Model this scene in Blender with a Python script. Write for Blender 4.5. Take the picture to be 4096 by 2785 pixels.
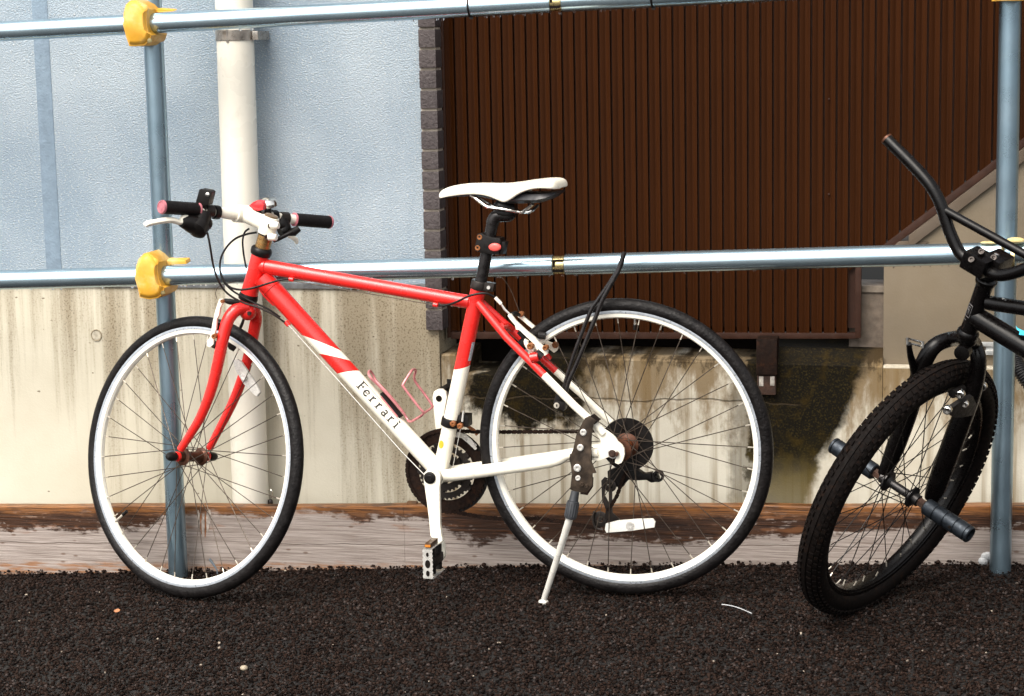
import bpy, bmesh, math, random
import numpy as np
from mathutils import Vector as V, Matrix

for o in list(bpy.data.objects):
    bpy.data.objects.remove(o)
scene = bpy.context.scene
col = scene.collection
R = math.radians

# ------------------------------------------------------------ camera
cam_d = bpy.data.cameras.new('camera')
cam = bpy.data.objects.new('camera', cam_d)
col.objects.link(cam)
cam_d.sensor_width = 36.0
cam_d.sensor_fit = 'HORIZONTAL'
cam_d.lens = 70.3125
cam_d.clip_start = 0.05
cam_d.clip_end = 500
rot = Matrix([[0.976766, -0.013656, 0.213873], [0.213392, 0.154203, -0.96472], [-0.019806, 0.987945, 0.153534]])
cam.matrix_world = Matrix.Translation((0.7419, -4.4191, 1.2776)) @ rot.to_4x4()
scene.camera = cam

# ------------------------------------------------------------ world + sun (overcast)
SUN_EL, SUN_AZ = 52.0, 205.0            # azimuth of the sun, clockwise from +Y
w = bpy.data.worlds.new('World')
scene.world = w
w.use_nodes = True
nt = w.node_tree
nt.nodes.clear()
sky = nt.nodes.new('ShaderNodeTexSky')
sky.sky_type = 'NISHITA'
sky.sun_disc = False
sky.sun_elevation = R(SUN_EL)
sky.sun_rotation = R(SUN_AZ)
sky.air_density = 1.0
sky.dust_density = 4.0
sky.ozone_density = 0.5
hsv = nt.nodes.new('ShaderNodeHueSaturation')     # cloud cover greys the blue sky
hsv.inputs['Saturation'].default_value = 0.14
bg = nt.nodes.new('ShaderNodeBackground')
bg.inputs['Strength'].default_value = 0.15
wo = nt.nodes.new('ShaderNodeOutputWorld')
nt.links.new(sky.outputs[0], hsv.inputs['Color'])
nt.links.new(hsv.outputs[0], bg.inputs[0])
nt.links.new(bg.outputs[0], wo.inputs[0])

sl = bpy.data.lights.new('sun', 'SUN')
sl.energy = 1.5
sl.angle = R(50)
sl.color = (1.0, 0.885, 0.73)
so = bpy.data.objects.new('sun', sl)
col.objects.link(so)
az, el = R(SUN_AZ), R(SUN_EL)
sdir = V((math.sin(az) * math.cos(el), math.cos(az) * math.cos(el), math.sin(el)))
so.rotation_euler = (-sdir).to_track_quat('-Z', 'Y').to_euler()
so.location = (0, -3, 6)

scene.view_settings.view_transform = 'Standard'
scene.view_settings.look = 'None'
scene.view_settings.exposure = 1.12
scene.view_settings.gamma = 1.0
scene.view_settings.use_curve_mapping = False
scene.render.engine = 'CYCLES'

# ------------------------------------------------------------ mesh helpers
def ground_z(x, y):
    return .0465 * x - .0065 * (math.sqrt(x * x + .04) - .2) + .03 * y - .004

class MB:
    def __init__(self):
        self.v, self.f, self.m = [], [], []
    def add(self, vs, fs, mi=0):
        b = len(self.v)
        self.v += [tuple(p) for p in vs]
        self.f += [tuple(i + b for i in f) for f in fs]
        self.m += [mi] * len(fs)
        return self
    def box(self, c, ax, ay, az, mi=0):
        c, ax, ay, az = V(c), V(ax), V(ay), V(az)
        vs = [c + sx * ax + sy * ay + sz * az for sx in (-1, 1) for sy in (-1, 1) for sz in (-1, 1)]
        fs = [(0, 1, 3, 2), (4, 6, 7, 5), (0, 4, 5, 1), (2, 3, 7, 6), (0, 2, 6, 4), (1, 5, 7, 3)]
        return self.add(vs, fs, mi)
    def aabb(self, lo, hi, mi=0):
        lo, hi = V(lo), V(hi)
        c, h = (lo + hi) / 2, (hi - lo) / 2
        return self.box(c, (h.x, 0, 0), (0, h.y, 0), (0, 0, h.z), mi)
    def prism(self, pts, vec, mi=0):
        pts = [V(p) for p in pts]
        vec = V(vec)
        n = len(pts)
        vs = pts + [p + vec for p in pts]
        fs = [tuple(range(n)), tuple(range(2 * n - 1, n - 1, -1))]
        fs += [((i + 1) % n, i, i + n, (i + 1) % n + n) for i in range(n)]
        return self.add(vs, fs, mi)
    def loft(self, rings, cap=True, mi=0, mis=None):
        n = len(rings[0])
        vs = [p for r in rings for p in r]
        b = len(self.v)
        self.v += [tuple(p) for p in vs]
        for i in range(len(rings) - 1):
            for k in range(n):
                a = b + i * n + k
                c = b + i * n + (k + 1) % n
                self.f.append((a, c, c + n, a + n))
                self.m.append(mis[i] if mis else mi)
        if cap:
            self.f.append(tuple(b + k for k in reversed(range(n))))
            self.m.append(mis[0] if mis else mi)
            e = b + (len(rings) - 1) * n
            self.f.append(tuple(e + k for k in range(n)))
            self.m.append(mis[-1] if mis else mi)
        return self
    def tube(self, path, rad, n=12, cap=True, mi=0, smooth=0, flat=1.0, flatdir=None):
        path = [V(p) for p in path]
        if not isinstance(rad, (list, tuple)):
            rad = [rad] * len(path)
        rad = list(rad)
        if len(rad) != len(path):
            rad = [rad[0] + (rad[-1] - rad[0]) * i / (len(path) - 1) for i in range(len(path))]
        if smooth:
            P, Q = [], []
            m = len(path)
            for i in range(m - 1):
                p0, p1, p2, p3 = path[max(i - 1, 0)], path[i], path[i + 1], path[min(i + 2, m - 1)]
                for s in range(smooth):
                    t = s / smooth
                    P.append(.5 * ((2 * p1) + (p2 - p0) * t + (2 * p0 - 5 * p1 + 4 * p2 - p3) * t * t + (3 * p1 - p0 - 3 * p2 + p3) * t ** 3))
                    Q.append(rad[i] + (rad[i + 1] - rad[i]) * t)
            P.append(path[-1]); Q.append(rad[-1])
            path, rad = P, Q
        m = len(path)
        tan = []
        for i in range(m):
            t = path[min(i + 1, m - 1)] - path[max(i - 1, 0)]
            tan.append(t.normalized() if t.length > 1e-9 else V((0, 0, 1)))
        up = V(flatdir) if flatdir is not None else (V((0, 0, 1)) if abs(tan[0].z) < .9 else V((1, 0, 0)))
        a = (up - tan[0] * up.dot(tan[0])).normalized()
        rings = []
        for i in range(m):
            a = (a - tan[i] * a.dot(tan[i])).normalized()
            b_ = tan[i].cross(a)
            rings.append([path[i] + rad[i] * (math.cos(2 * math.pi * k / n) * a * flat + math.sin(2 * math.pi * k / n) * b_) for k in range(n)])
        return self.loft(rings, cap, mi)
    def lathe(self, o, axis, prof, n=24, mi=0, cap=True, mis=None, seed=None):
        """prof: list of (t along axis, radius)"""
        o, axis = V(o), V(axis).normalized()
        up = V((0, 0, 1)) if abs(axis.z) < .9 else V((1, 0, 0))
        a = (up - axis * up.dot(axis)).normalized()
        b_ = axis.cross(a)
        rings = [[o + axis * t + r * (math.cos(2 * math.pi * k / n) * a + math.sin(2 * math.pi * k / n) * b_) for k in range(n)] for t, r in prof]
        return self.loft(rings, cap, mi, mis)
    def ring(self, o, axis, prof, n=64, mi=0, mis=None):
        """closed profile (t, r) revolved into a ring"""
        o, axis = V(o), V(axis).normalized()
        up = V((0, 0, 1)) if abs(axis.z) < .9 else V((1, 0, 0))
        a = (up - axis * up.dot(axis)).normalized()
        b_ = axis.cross(a)
        m = len(prof)
        vs = []
        for k in range(n):
            ca, sa = math.cos(2 * math.pi * k / n), math.sin(2 * math.pi * k / n)
            d = ca * a + sa * b_
            vs += [o + axis * t + r * d for t, r in prof]
        b0 = len(self.v)
        self.v += [tuple(p) for p in vs]
        for k in range(n):
            k2 = (k + 1) % n
            for j in range(m):
                j2 = (j + 1) % m
                self.f.append((b0 + k * m + j, b0 + k * m + j2, b0 + k2 * m + j2, b0 + k2 * m + j))
                self.m.append(mis[j] if mis else mi)
        return self
    def ball(self, c, r, n=8, mi=0, sx=1, sy=1, sz=1):
        c = V(c)
        prof = [(math.cos(math.pi * i / n), math.sin(math.pi * i / n)) for i in range(1, n)]
        rings = [[c + r * V((q * math.cos(2 * math.pi * k / (n + 4)) * sx, q * math.sin(2 * math.pi * k / (n + 4)) * sy, t * sz)) for k in range(n + 4)] for t, q in prof]
        return self.loft(rings, True, mi)
    def build(self, name, mats, parent=None, angle=35, bevel=0, kind=None, label=None, smooth=True):
        me = bpy.data.meshes.new(name)
        me.from_pydata(self.v, [], self.f)
        if not isinstance(mats, (list, tuple)):
            mats = [mats]
        for m in mats:
            me.materials.append(m)
        me.polygons.foreach_set('material_index', self.m)
        bm = bmesh.new()
        bm.from_mesh(me)
        bmesh.ops.recalc_face_normals(bm, faces=bm.faces)
        if bevel:
            es = [e for e in bm.edges if len(e.link_faces) == 2 and e.calc_face_angle(0) > R(30)]
            bmesh.ops.bevel(bm, geom=es, offset=bevel, segments=2, profile=.7, affect='EDGES', clamp_overlap=True)
        bm.to_mesh(me)
        bm.free()
        if smooth:
            me.polygons.foreach_set('use_smooth', [True] * len(me.polygons))
            me.set_sharp_from_angle(angle=R(angle))
        return link(bpy.data.objects.new(name, me), parent, kind, label)

def link(o, parent=None, kind=None, label=None):
    col.objects.link(o)
    if parent is not None:
        o.parent = parent
        if parent.type == 'EMPTY':
            o.location = -V(parent.location)
    if kind:
        o['kind'] = kind
    if label:
        o['label'] = label
    return o

def tag(o, label, cat, group=None):
    o['label'] = label
    o['category'] = cat
    if group:
        o['group'] = group
    return o

def thing(name, loc, label, cat, group=None):
    o = bpy.data.objects.new(name, None)
    o.empty_display_size = .05
    col.objects.link(o)
    o.location = loc
    return tag(o, label, cat, group)

# ------------------------------------------------------------ material helpers
class NM:
    def __init__(self, name):
        self.mat = bpy.data.materials.new(name)
        self.mat.use_nodes = True
        self.nt = self.mat.node_tree
        self.b = self.nt.nodes['Principled BSDF']
        self.tc = self.nt.nodes.new('ShaderNodeTexCoord').outputs['Object']
    def n(self, t, **kw):
        x = self.nt.nodes.new(t)
        for k, v in kw.items():
            setattr(x, k, v)
        return x
    def set(self, sock, val):
        if hasattr(val, 'is_linked') or isinstance(val, bpy.types.NodeSocket):
            self.nt.links.new(val, sock)
        else:
            if isinstance(val, (tuple, list)) and len(val) == 3 and sock.type == 'RGBA':
                val = (*val, 1)
            sock.default_value = val
    def map(self, scale=(1, 1, 1), loc=(0, 0, 0), rot=(0, 0, 0), src=None):
        m = self.n('ShaderNodeMapping')
        m.inputs['Scale'].default_value = scale
        m.inputs['Location'].default_value = loc
        m.inputs['Rotation'].default_value = rot
        self.nt.links.new(src or self.tc, m.inputs['Vector'])
        return m.outputs[0]
    def noise(self, vec=None, scale=5, detail=4, rough=.55, dist=0):
        x = self.n('ShaderNodeTexNoise')
        self.nt.links.new(vec or self.tc, x.inputs['Vector'])
        x.inputs['Scale'].default_value = scale
        x.inputs['Detail'].default_value = detail
        x.inputs['Roughness'].default_value = rough
        x.inputs['Distortion'].default_value = dist
        return x.outputs[0]
    def vor(self, vec=None, scale=5, feature='F1', out='Distance'):
        x = self.n('ShaderNodeTexVoronoi', feature=feature)
        self.nt.links.new(vec or self.tc, x.inputs['Vector'])
        x.inputs['Scale'].default_value = scale
        return x.outputs[out]
    def math(self, op, a, b=0.0, c=None, clamp=False):
        x = self.n('ShaderNodeMath', operation=op)
        x.use_clamp = clamp
        self.set(x.inputs[0], a)
        self.set(x.inputs[1], b)
        if c is not None:
            self.set(x.inputs[2], c)
        return x.outputs[0]
    def smooth(self, val, lo, hi, olo=0.0, ohi=1.0):
        x = self.n('ShaderNodeMapRange', interpolation_type='SMOOTHSTEP')
        self.set(x.inputs['Value'], val)
        x.inputs['From Min'].default_value = lo
        x.inputs['From Max'].default_value = hi
        x.inputs['To Min'].default_value = olo
        x.inputs['To Max'].default_value = ohi
        return x.outputs[0]
    def mix(self, fac, a, b, mode='MIX'):
        x = self.n('ShaderNodeMix', data_type='RGBA', blend_type=mode)
        self.set(x.inputs[0], fac)
        self.set(x.inputs[6], a)
        self.set(x.inputs[7], b)
        return x.outputs[2]
    def xyz(self):
        x = self.n('ShaderNodeSeparateXYZ')
        self.nt.links.new(self.tc, x.inputs[0])
        return x.outputs
    def bump(self, h, strength=.3, dist=.002, normal=None):
        x = self.n('ShaderNodeBump')
        x.inputs['Strength'].default_value = strength
        x.inputs['Distance'].default_value = dist
        self.set(x.inputs['Height'], h)
        if normal:
            self.nt.links.new(normal, x.inputs['Normal'])
        return x.outputs[0]
    def out(self, color=None, rough=None, metal=None, normal=None, spec=None, coat=None, trans=None):
        for k, v in (('Base Color', color), ('Roughness', rough), ('Metallic', metal), ('Normal', normal), ('Specular IOR Level', spec), ('Coat Weight', coat), ('Transmission Weight', trans)):
            if v is not None:
                self.set(self.b.inputs[k], v)
        return self.mat

def simple(name, c, rough=.5, metal=0.0, var=.12, vs=40, rv=.12, bump=0.0, bs=300, dirt=None, da=.4, ds=25, spec=.5, coat=0.0):
    m = NM(name)
    n1 = m.noise(scale=vs, detail=5)
    k = m.smooth(n1, .25, .75, 1 - var, 1 + var)
    cc = m.mix(1.0, c, k, 'MULTIPLY')
    if dirt:
        n2 = m.noise(scale=ds, detail=6, rough=.65)
        cc = m.mix(m.smooth(n2, .5 - da * .25, .8 - da * .25, 0, .85), cc, dirt)
    rr = m.smooth(m.noise(scale=vs * 1.7, detail=3), .3, .7, max(rough - rv, .02), min(rough + rv, 1))
    nor = m.bump(m.noise(scale=bs, detail=3), bump, .002) if bump else None
    return m.out(cc, rr, metal, nor, spec, coat)

MAT = {}
MAT['white_paint'] = simple('white_paint', (.84, .79, .665), .30, var=.03, vs=12, coat=.15, dirt=(.42, .36, .27), da=-.35, ds=30)
MAT['red_paint'] = simple('red_paint', (.70, .020, .016), .28, var=.06, vs=14, coat=.25, rv=.06)
MAT['black_plastic'] = simple('black_plastic', (.0065, .0052, .0048), .42, var=.3, vs=60, spec=.22)
MAT['black_rubber'] = simple('black_rubber', (.008, .0068, .0064), .55, var=.3, vs=60, bump=.25, bs=500, spec=.22)
MAT['grip_rubber'] = simple('grip_rubber', (.0065, .005, .005), .6, var=.3, vs=60, bump=.4, bs=350, spec=.2)
MAT['pink_plastic'] = simple('pink_plastic', (.40, .125, .15), .65, var=.35, vs=80)
MAT['pink_metal'] = simple('pink_metal', (.55, .20, .21), .35, .35, var=.15)
MAT['silver'] = simple('silver', (.66, .64, .60), .32, .55, var=.08)
MAT['chrome'] = simple('chrome', (.72, .70, .66), .16, 1.0, var=.05)
MAT['rim_track'] = simple('rim_track', (.42, .45, .49), .38, .7, var=.12, vs=90)
MAT['rim_white'] = simple('rim_white', (.82, .785, .69), .32, var=.03, coat=.1)
MAT['spoke_steel'] = simple('spoke_steel', (.075, .058, .045), .45, .7, var=.4, vs=70)
MAT['nipple'] = simple('nipple', (.55, .50, .42), .4, .6, var=.2)
MAT['rust'] = simple('rust', (.050, .020, .010), .75, .2, var=.4, vs=120, bump=.4, bs=400, dirt=(.022, .014, .010), da=.5, ds=60)
MAT['dark_rust'] = simple('dark_rust', (.012, .0055, .0032), .7, .1, var=.5, vs=90, bump=.4, bs=400, dirt=(.045, .015, .005), da=-.1, ds=60, spec=.15)
MAT['rusty_bolt'] = simple('rusty_bolt', (.24, .085, .025), .6, .3, var=.35, vs=200)
MAT['stand_steel'] = simple('stand_steel', (.085, .060, .042), .42, .6, var=.3, vs=40, dirt=(.022, .016, .012), da=.6, ds=28)
MAT['dark_steel'] = simple('dark_steel', (.030, .024, .021), .42, .6, var=.3, vs=60)
MAT['copper'] = simple('copper', (.46, .15, .05), .28, .85, var=.4, vs=90, dirt=(.03, .012, .007), da=.1, ds=80)
MAT['brown_hub'] = simple('brown_hub', (.085, .032, .016), .4, .5, var=.4, vs=90)
MAT['gold'] = simple('gold', (.44, .26, .10), .32, .85, var=.15)
MAT['zinc_gold'] = simple('zinc_gold', (.62, .50, .24), .25, .9, var=.25, vs=60)
MAT['yellow_plastic'] = simple('yellow_plastic', (.66, .335, .028), .5, var=.14, vs=18, dirt=(.74, .58, .27), da=.15, ds=14)
MAT['pale_plastic'] = simple('pale_plastic', (.62, .54, .40), .5, var=.15)
MAT['orange_sticker'] = simple('orange_sticker', (.75, .36, .02), .5, var=.05)
MAT['amber'] = simple('amber', (.5, .17, .02), .3, var=.1)
MAT['grey_sticker'] = simple('grey_sticker', (.38, .42, .46), .5, var=.4, vs=220)
MAT['ink'] = simple('ink', (.012, .010, .010), .5, var=.1)
MAT['red_lens'] = simple('red_lens', (.65, .025, .03), .2, var=.1, coat=.4)
MAT['cyan_print'] = simple('cyan_print', (.01, .42, .58), .4, var=.3, vs=200)
MAT['badge_line'] = simple('badge_line', (.22, .21, .21), .4, .5, var=.2)
MAT['reflector'] = simple('reflector', (.74, .72, .66), .25, var=.06, vs=200, bump=.5, bs=900, coat=.5)
MAT['clear_reflector'] = simple('clear_reflector', (.62, .60, .56), .25, var=.15, vs=200, bump=.5, bs=900, coat=.5)
MAT['bmx_black'] = simple('bmx_black', (.0020, .0015, .0015), .28, var=.3, vs=50, rv=.05, bump=.05, bs=260, spec=.22)
MAT['bmx_tyre'] = simple('bmx_tyre', (.0045, .0032, .0028), .72, var=.35, vs=90, dirt=(.022, .010, .005), da=-.05, ds=80, spec=.08)
MAT['peg_metal'] = simple('peg_metal', (.026, .032, .040), .40, .7, var=.2, vs=80)
MAT['white_pvc'] = simple('white_pvc', (.76, .72, .62), .35, var=.03, vs=6, dirt=(.50, .47, .38), da=-.25, ds=12)
MAT['band_steel'] = simple('band_steel', (.38, .34, .30), .35, .85, var=.35, vs=40)
MAT['galvanised'] = simple('galvanised', (.55, .55, .53), .4, .7, var=.15)
MAT['hose_black'] = simple('hose_black', (.010, .009, .010), .4, var=.2)
MAT['mortar'] = simple('mortar', (.42, .36, .29), .85, var=.2, vs=60, bump=.5, bs=300)
MAT['beige_wall'] = simple('beige_wall', (.150, .118, .078), .8, var=.10, vs=5, bump=.25, bs=220, dirt=(.125, .095, .062), da=.0, ds=3)
MAT['beige_dark'] = simple('beige_dark', (.085, .062, .042), .8, var=.15, vs=8, bump=.25, bs=220)
MAT['leaf'] = simple('leaf', (.42, .17, .075), .6, var=.2)
MAT['pebble'] = simple('pebble', (.30, .25, .18), .7, var=.25, vs=90)
MAT['white_scrap'] = simple('white_scrap', (.42, .43, .44), .4, var=.1)
MAT['blue_scrap'] = simple('blue_scrap', (.06, .075, .09), .5, var=.2)
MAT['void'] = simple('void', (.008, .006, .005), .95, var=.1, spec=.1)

def m_tyre():
    m = NM('road_tyre')
    n = m.noise(scale=60, detail=5)
    c = m.mix(m.smooth(n, .35, .75), (.0048, .0040, .0040), (.011, .0094, .0092))
    d = m.vor(scale=150)
    h = m.math('ADD', m.math('MULTIPLY', d, 1.0), m.noise(scale=350))
    return m.out(c, m.smooth(m.noise(scale=35), .3, .7, .28, .55), 0, m.bump(h, .5, .0015), .16)
MAT['road_tyre'] = m_tyre()

def m_pipe(name, A_, B_, r0, r1):
    m = NM(name)
    n = m.noise(scale=7, detail=4)
    c = m.mix(m.smooth(n, .3, .7), A_, B_)
    rgh = m.smooth(m.noise(scale=16, detail=3), .3, .7, r0, r1)
    return m.out(c, rgh, .88)
MAT['pipe'] = m_pipe('blue_galvanised_pipe', (.40, .53, .61), (.46, .585, .66), .18, .25)
MAT['pipe_dim'] = m_pipe('blue_galvanised_pipe_dim', (.235, .335, .405), (.285, .385, .455), .26, .34)  # same pipe toned darker for the posts: dim horizon reflection put into the colour

def m_stucco():
    m = NM('blue_grey_stucco')
    X, Y, Z = m.xyz()
    v1 = m.noise(m.map((.8, 1, 1.25), rot=(0, .25, 0)), scale=235, detail=3, rough=.55, dist=.2)
    v2 = m.noise(scale=240, detail=2)
    big = m.noise(scale=3.2, detail=4)
    streak = m.noise(m.map((9, 9, .7)), scale=1.5, detail=4)
    c = m.mix(m.smooth(big, .3, .72), (.248, .314, .374), (.345, .405, .455))
    c = m.mix(m.math('MULTIPLY', m.smooth(streak, .52, .8), .45), c, (.205, .275, .345))
    c = m.mix(m.math('MULTIPLY', m.smooth(v1, .53, .70), .62), c, (.56, .56, .53))
    h = m.math('ADD', v1, m.math('MULTIPLY', v2, .35))
    return m.out(c, .75, 0, m.bump(h, 1.0, .0042), .3)
MAT['stucco'] = m_stucco()

def m_concrete():
    m = NM('stained_concrete')
    X, Y, Z = m.xyz()
    fine = m.noise(scale=160, detail=6, rough=.7)
    big = m.noise(scale=2.0, detail=5)
    c = m.mix(m.smooth(big, .3, .7), (.50, .457, .355), (.61, .572, .465))
    # run-off streaks that start at the top edge and thin out downwards
    st = m.noise(m.map((9, 1, .5)), scale=1.6, detail=7, rough=.68, dist=.15)
    st2 = m.noise(m.map((26, 1, .9), (3, 0, 0)), scale=1.4, detail=6, rough=.7)
    topw = m.smooth(Z, .10, .66, .0, 1.0)
    zone = m.math('ADD', m.smooth(X, -.95, -.62, 0, .30), m.math('MULTIPLY', m.smooth(X, -1.46, -1.40, 0, .22), m.smooth(X, -1.33, -1.25, 1, 0)))
    s = m.math('ADD', m.math('ADD', st, zone), m.math('MULTIPLY', topw, .26))
    s = m.smooth(m.math('ADD', s, m.math('MULTIPLY', m.math('SUBTRACT', st2, .5), .6)), .60, 1.02)
    c = m.mix(m.math('MULTIPLY', s, .74), c, (.185, .138, .075))
    c = m.mix(m.math('MULTIPLY', m.smooth(m.noise(scale=210, detail=4), .50, .70), m.math('MULTIPLY', s, .8)), c, (.085, .060, .032))
    pit = m.smooth(m.math('ADD', m.vor(m.map((1, 1, 1.7)), scale=15), m.math('MULTIPLY', m.noise(scale=90, detail=3), .16)), .115, .145, 1, 0)
    c = m.mix(m.math('MULTIPLY', pit, .8), c, (.15, .115, .075))
    h = m.math('SUBTRACT', m.math('MULTIPLY', fine, .5), pit)
    return m.out(c, .8, 0, m.bump(h, .5, .003), .3)
MAT['concrete'] = m_concrete()

def m_footing():
    m = NM('mossy_concrete')
    X, Y, Z = m.xyz()
    fine = m.noise(scale=170, detail=6, rough=.7)
    wob = m.math('MULTIPLY', m.math('SUBTRACT', m.noise(scale=14, detail=5, rough=.65), .5), .16)
    big = m.noise(scale=4, detail=5)
    c = m.mix(m.smooth(big, .3, .7), (.45, .41, .33), (.60, .57, .48))
    st = m.noise(m.map((20, 1, .5)), scale=1.5, detail=5)
    c = m.mix(m.math('MULTIPLY', m.smooth(st, .48, .68), .75), c, (.17, .115, .05))
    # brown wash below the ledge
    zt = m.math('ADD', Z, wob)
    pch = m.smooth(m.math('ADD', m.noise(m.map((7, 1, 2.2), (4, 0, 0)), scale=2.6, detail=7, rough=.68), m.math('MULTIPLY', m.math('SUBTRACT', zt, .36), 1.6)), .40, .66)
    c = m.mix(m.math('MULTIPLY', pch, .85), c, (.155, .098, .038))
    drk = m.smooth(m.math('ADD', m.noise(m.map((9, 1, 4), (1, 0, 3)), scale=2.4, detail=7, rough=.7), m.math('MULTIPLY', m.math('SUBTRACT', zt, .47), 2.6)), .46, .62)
    c = m.mix(m.math('MULTIPLY', drk, .9), c, (.022, .013, .0045))  # stain blackened near the ledge, with the shade under the screen painted in
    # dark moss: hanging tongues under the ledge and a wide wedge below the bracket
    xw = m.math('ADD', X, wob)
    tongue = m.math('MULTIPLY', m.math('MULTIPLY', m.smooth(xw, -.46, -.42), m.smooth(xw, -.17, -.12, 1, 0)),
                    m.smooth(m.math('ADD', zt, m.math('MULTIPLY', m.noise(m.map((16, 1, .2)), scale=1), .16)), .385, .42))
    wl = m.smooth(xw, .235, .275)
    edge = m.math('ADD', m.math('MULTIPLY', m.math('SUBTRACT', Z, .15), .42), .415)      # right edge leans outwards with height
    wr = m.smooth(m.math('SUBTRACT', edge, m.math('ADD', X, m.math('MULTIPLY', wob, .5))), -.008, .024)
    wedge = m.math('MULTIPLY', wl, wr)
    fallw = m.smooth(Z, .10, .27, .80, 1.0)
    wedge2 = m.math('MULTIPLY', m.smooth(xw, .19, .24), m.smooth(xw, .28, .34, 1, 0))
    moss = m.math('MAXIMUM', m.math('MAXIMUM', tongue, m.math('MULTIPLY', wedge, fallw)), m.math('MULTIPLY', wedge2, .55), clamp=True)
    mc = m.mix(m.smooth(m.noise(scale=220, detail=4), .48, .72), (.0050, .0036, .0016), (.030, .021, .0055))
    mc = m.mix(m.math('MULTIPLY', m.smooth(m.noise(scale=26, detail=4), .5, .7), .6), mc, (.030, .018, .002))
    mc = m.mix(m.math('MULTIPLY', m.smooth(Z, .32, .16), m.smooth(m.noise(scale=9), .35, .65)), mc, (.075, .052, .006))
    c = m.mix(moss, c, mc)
    crk = m.math('ABSOLUTE', m.math('SUBTRACT', m.math('ADD', Z, m.math('MULTIPLY', m.noise(scale=11, detail=5), .035)), .40))
    ck = m.math('MULTIPLY', m.smooth(crk, .0008, .0035, 1, 0), m.smooth(X, .36, .40, 1, 0))
    c = m.mix(m.math('MULTIPLY', ck, .55), c, (.05, .035, .02))
    h = m.math('SUBTRACT', m.math('MULTIPLY', fine, .6), ck)
    return m.out(c, .8, 0, m.bump(h, .55, .003), .12)
MAT['footing'] = m_footing()

def m_wood():
    m = NM('weathered_wood')
    X, Y, Z = m.xyz()
    zr = m.math('SUBTRACT', Z, m.math('ADD', m.math('MULTIPLY', X, .0313), .1515))        # 0 at the top edge, negative below
    g = m.noise(m.map((1.0, 8, 40)), scale=5, detail=8, rough=.7, dist=.5)
    g2 = m.noise(m.map((2.0, 20, 150)), scale=4, detail=4)
    c = m.mix(m.smooth(g, .3, .7), (.19, .152, .132), (.40, .348, .315))
    c = m.mix(m.math('MULTIPLY', m.smooth(g2, .48, .72), .6), c, (.115, .078, .058))
    # water has soaked down from the top to a depth that changes along the boards
    d1 = m.smooth(X, -1.30, -1.16, .058, .022)
    d2 = m.smooth(X, -.62, -.36, 0, .066)
    d3 = m.smooth(X, .20, .42, 0, -.024)
    depth = m.math('ADD', m.math('ADD', d1, d2), d3)
    wn = m.noise(m.map((3.2, 1, 3.0), (.7, 0, 0)), scale=1.6, detail=6, rough=.65)
    gr = m.noise(m.map((6, 1, 60)), scale=3, detail=4)
    fr_ = m.noise(m.map((14, 1, 45), (1.3, 0, 2)), scale=2.2, detail=4)
    wet = m.math('ADD', m.math('ADD', zr, depth), m.math('ADD', m.math('MULTIPLY', m.math('SUBTRACT', wn, .5), .13), m.math('ADD', m.math('MULTIPLY', m.math('SUBTRACT', gr, .5), .035), m.math('MULTIPLY', m.math('SUBTRACT', fr_, .5), .045))))
    wm = m.smooth(wet, -.004, .008)
    dry = m.math('MULTIPLY', m.smooth(fr_, .60, .68), m.smooth(g, .40, .55))      # flakes of dry grey inside the wet patches
    wm = m.math('MULTIPLY', wm, m.math('SUBTRACT', 1.0, m.math('MULTIPLY', dry, .7)))
    wc = m.mix(m.smooth(g, .35, .7), (.0135, .0050, .0022), (.075, .030, .012))
    c = m.mix(wm, c, wc)
    tb = m.smooth(m.math('ADD', zr, m.math('ADD', m.math('MULTIPLY', m.math('SUBTRACT', fr_, .5), .05), m.math('MULTIPLY', m.math('SUBTRACT', wn, .5), .05))), -.030, -.012)
    tcol = m.mix(m.smooth(g2, .40, .62), (.060, .024, .009), (.30, .135, .055))
    c = m.mix(m.math('MULTIPLY', tb, m.smooth(g, .36, .6, .15, .8)), c, tcol)
    # orange heartwood on the upper and lower arris
    eo = m.math('MAXIMUM', m.smooth(m.math('ADD', zr, m.math('MULTIPLY', g2, .02)), -.016, .000), m.smooth(m.math('ADD', zr, m.math('MULTIPLY', m.noise(scale=18), .03)), -.128, -.140))
    c = m.mix(m.math('MULTIPLY', eo, m.smooth(gr, .38, .62, .05, .75)), c, (.24, .092, .022))
    ox = m.math('MULTIPLY', m.smooth(m.noise(m.map((3, 1, 14), (2, 0, 0)), scale=3, detail=5), .58, .68), m.smooth(zr, -.11, -.04))
    c = m.mix(m.math('MULTIPLY', ox, .55), c, (.21, .082, .028))
    crk = m.math('ABSOLUTE', m.math('ADD', m.math('ADD', zr, .098), m.math('MULTIPLY', m.math('SUBTRACT', m.noise(m.map((2, 1, 1)), scale=3, detail=4), .5), .02)))
    ck = m.math('MULTIPLY', m.smooth(crk, .0003, .0012, 1, 0), m.smooth(m.noise(scale=2.5), .42, .5))
    c = m.mix(m.math('MULTIPLY', ck, .8), c, (.05, .028, .018))
    kn = m.smooth(m.vor(m.map((3.2, 0, 7.5), (.3, 0, .1))), .05, .15, 1, 0)
    c = m.mix(m.math('MULTIPLY', kn, .7), c, (.10, .052, .032))
    rgh = m.smooth(wm, 0, 1, .75, .40)
    h = m.math('SUBTRACT', m.math('ADD', g, m.math('MULTIPLY', g2, .5)), ck)
    return m.out(c, rgh, 0, m.bump(h, .6, .003), .3)
MAT['wood'] = m_wood()

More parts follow.
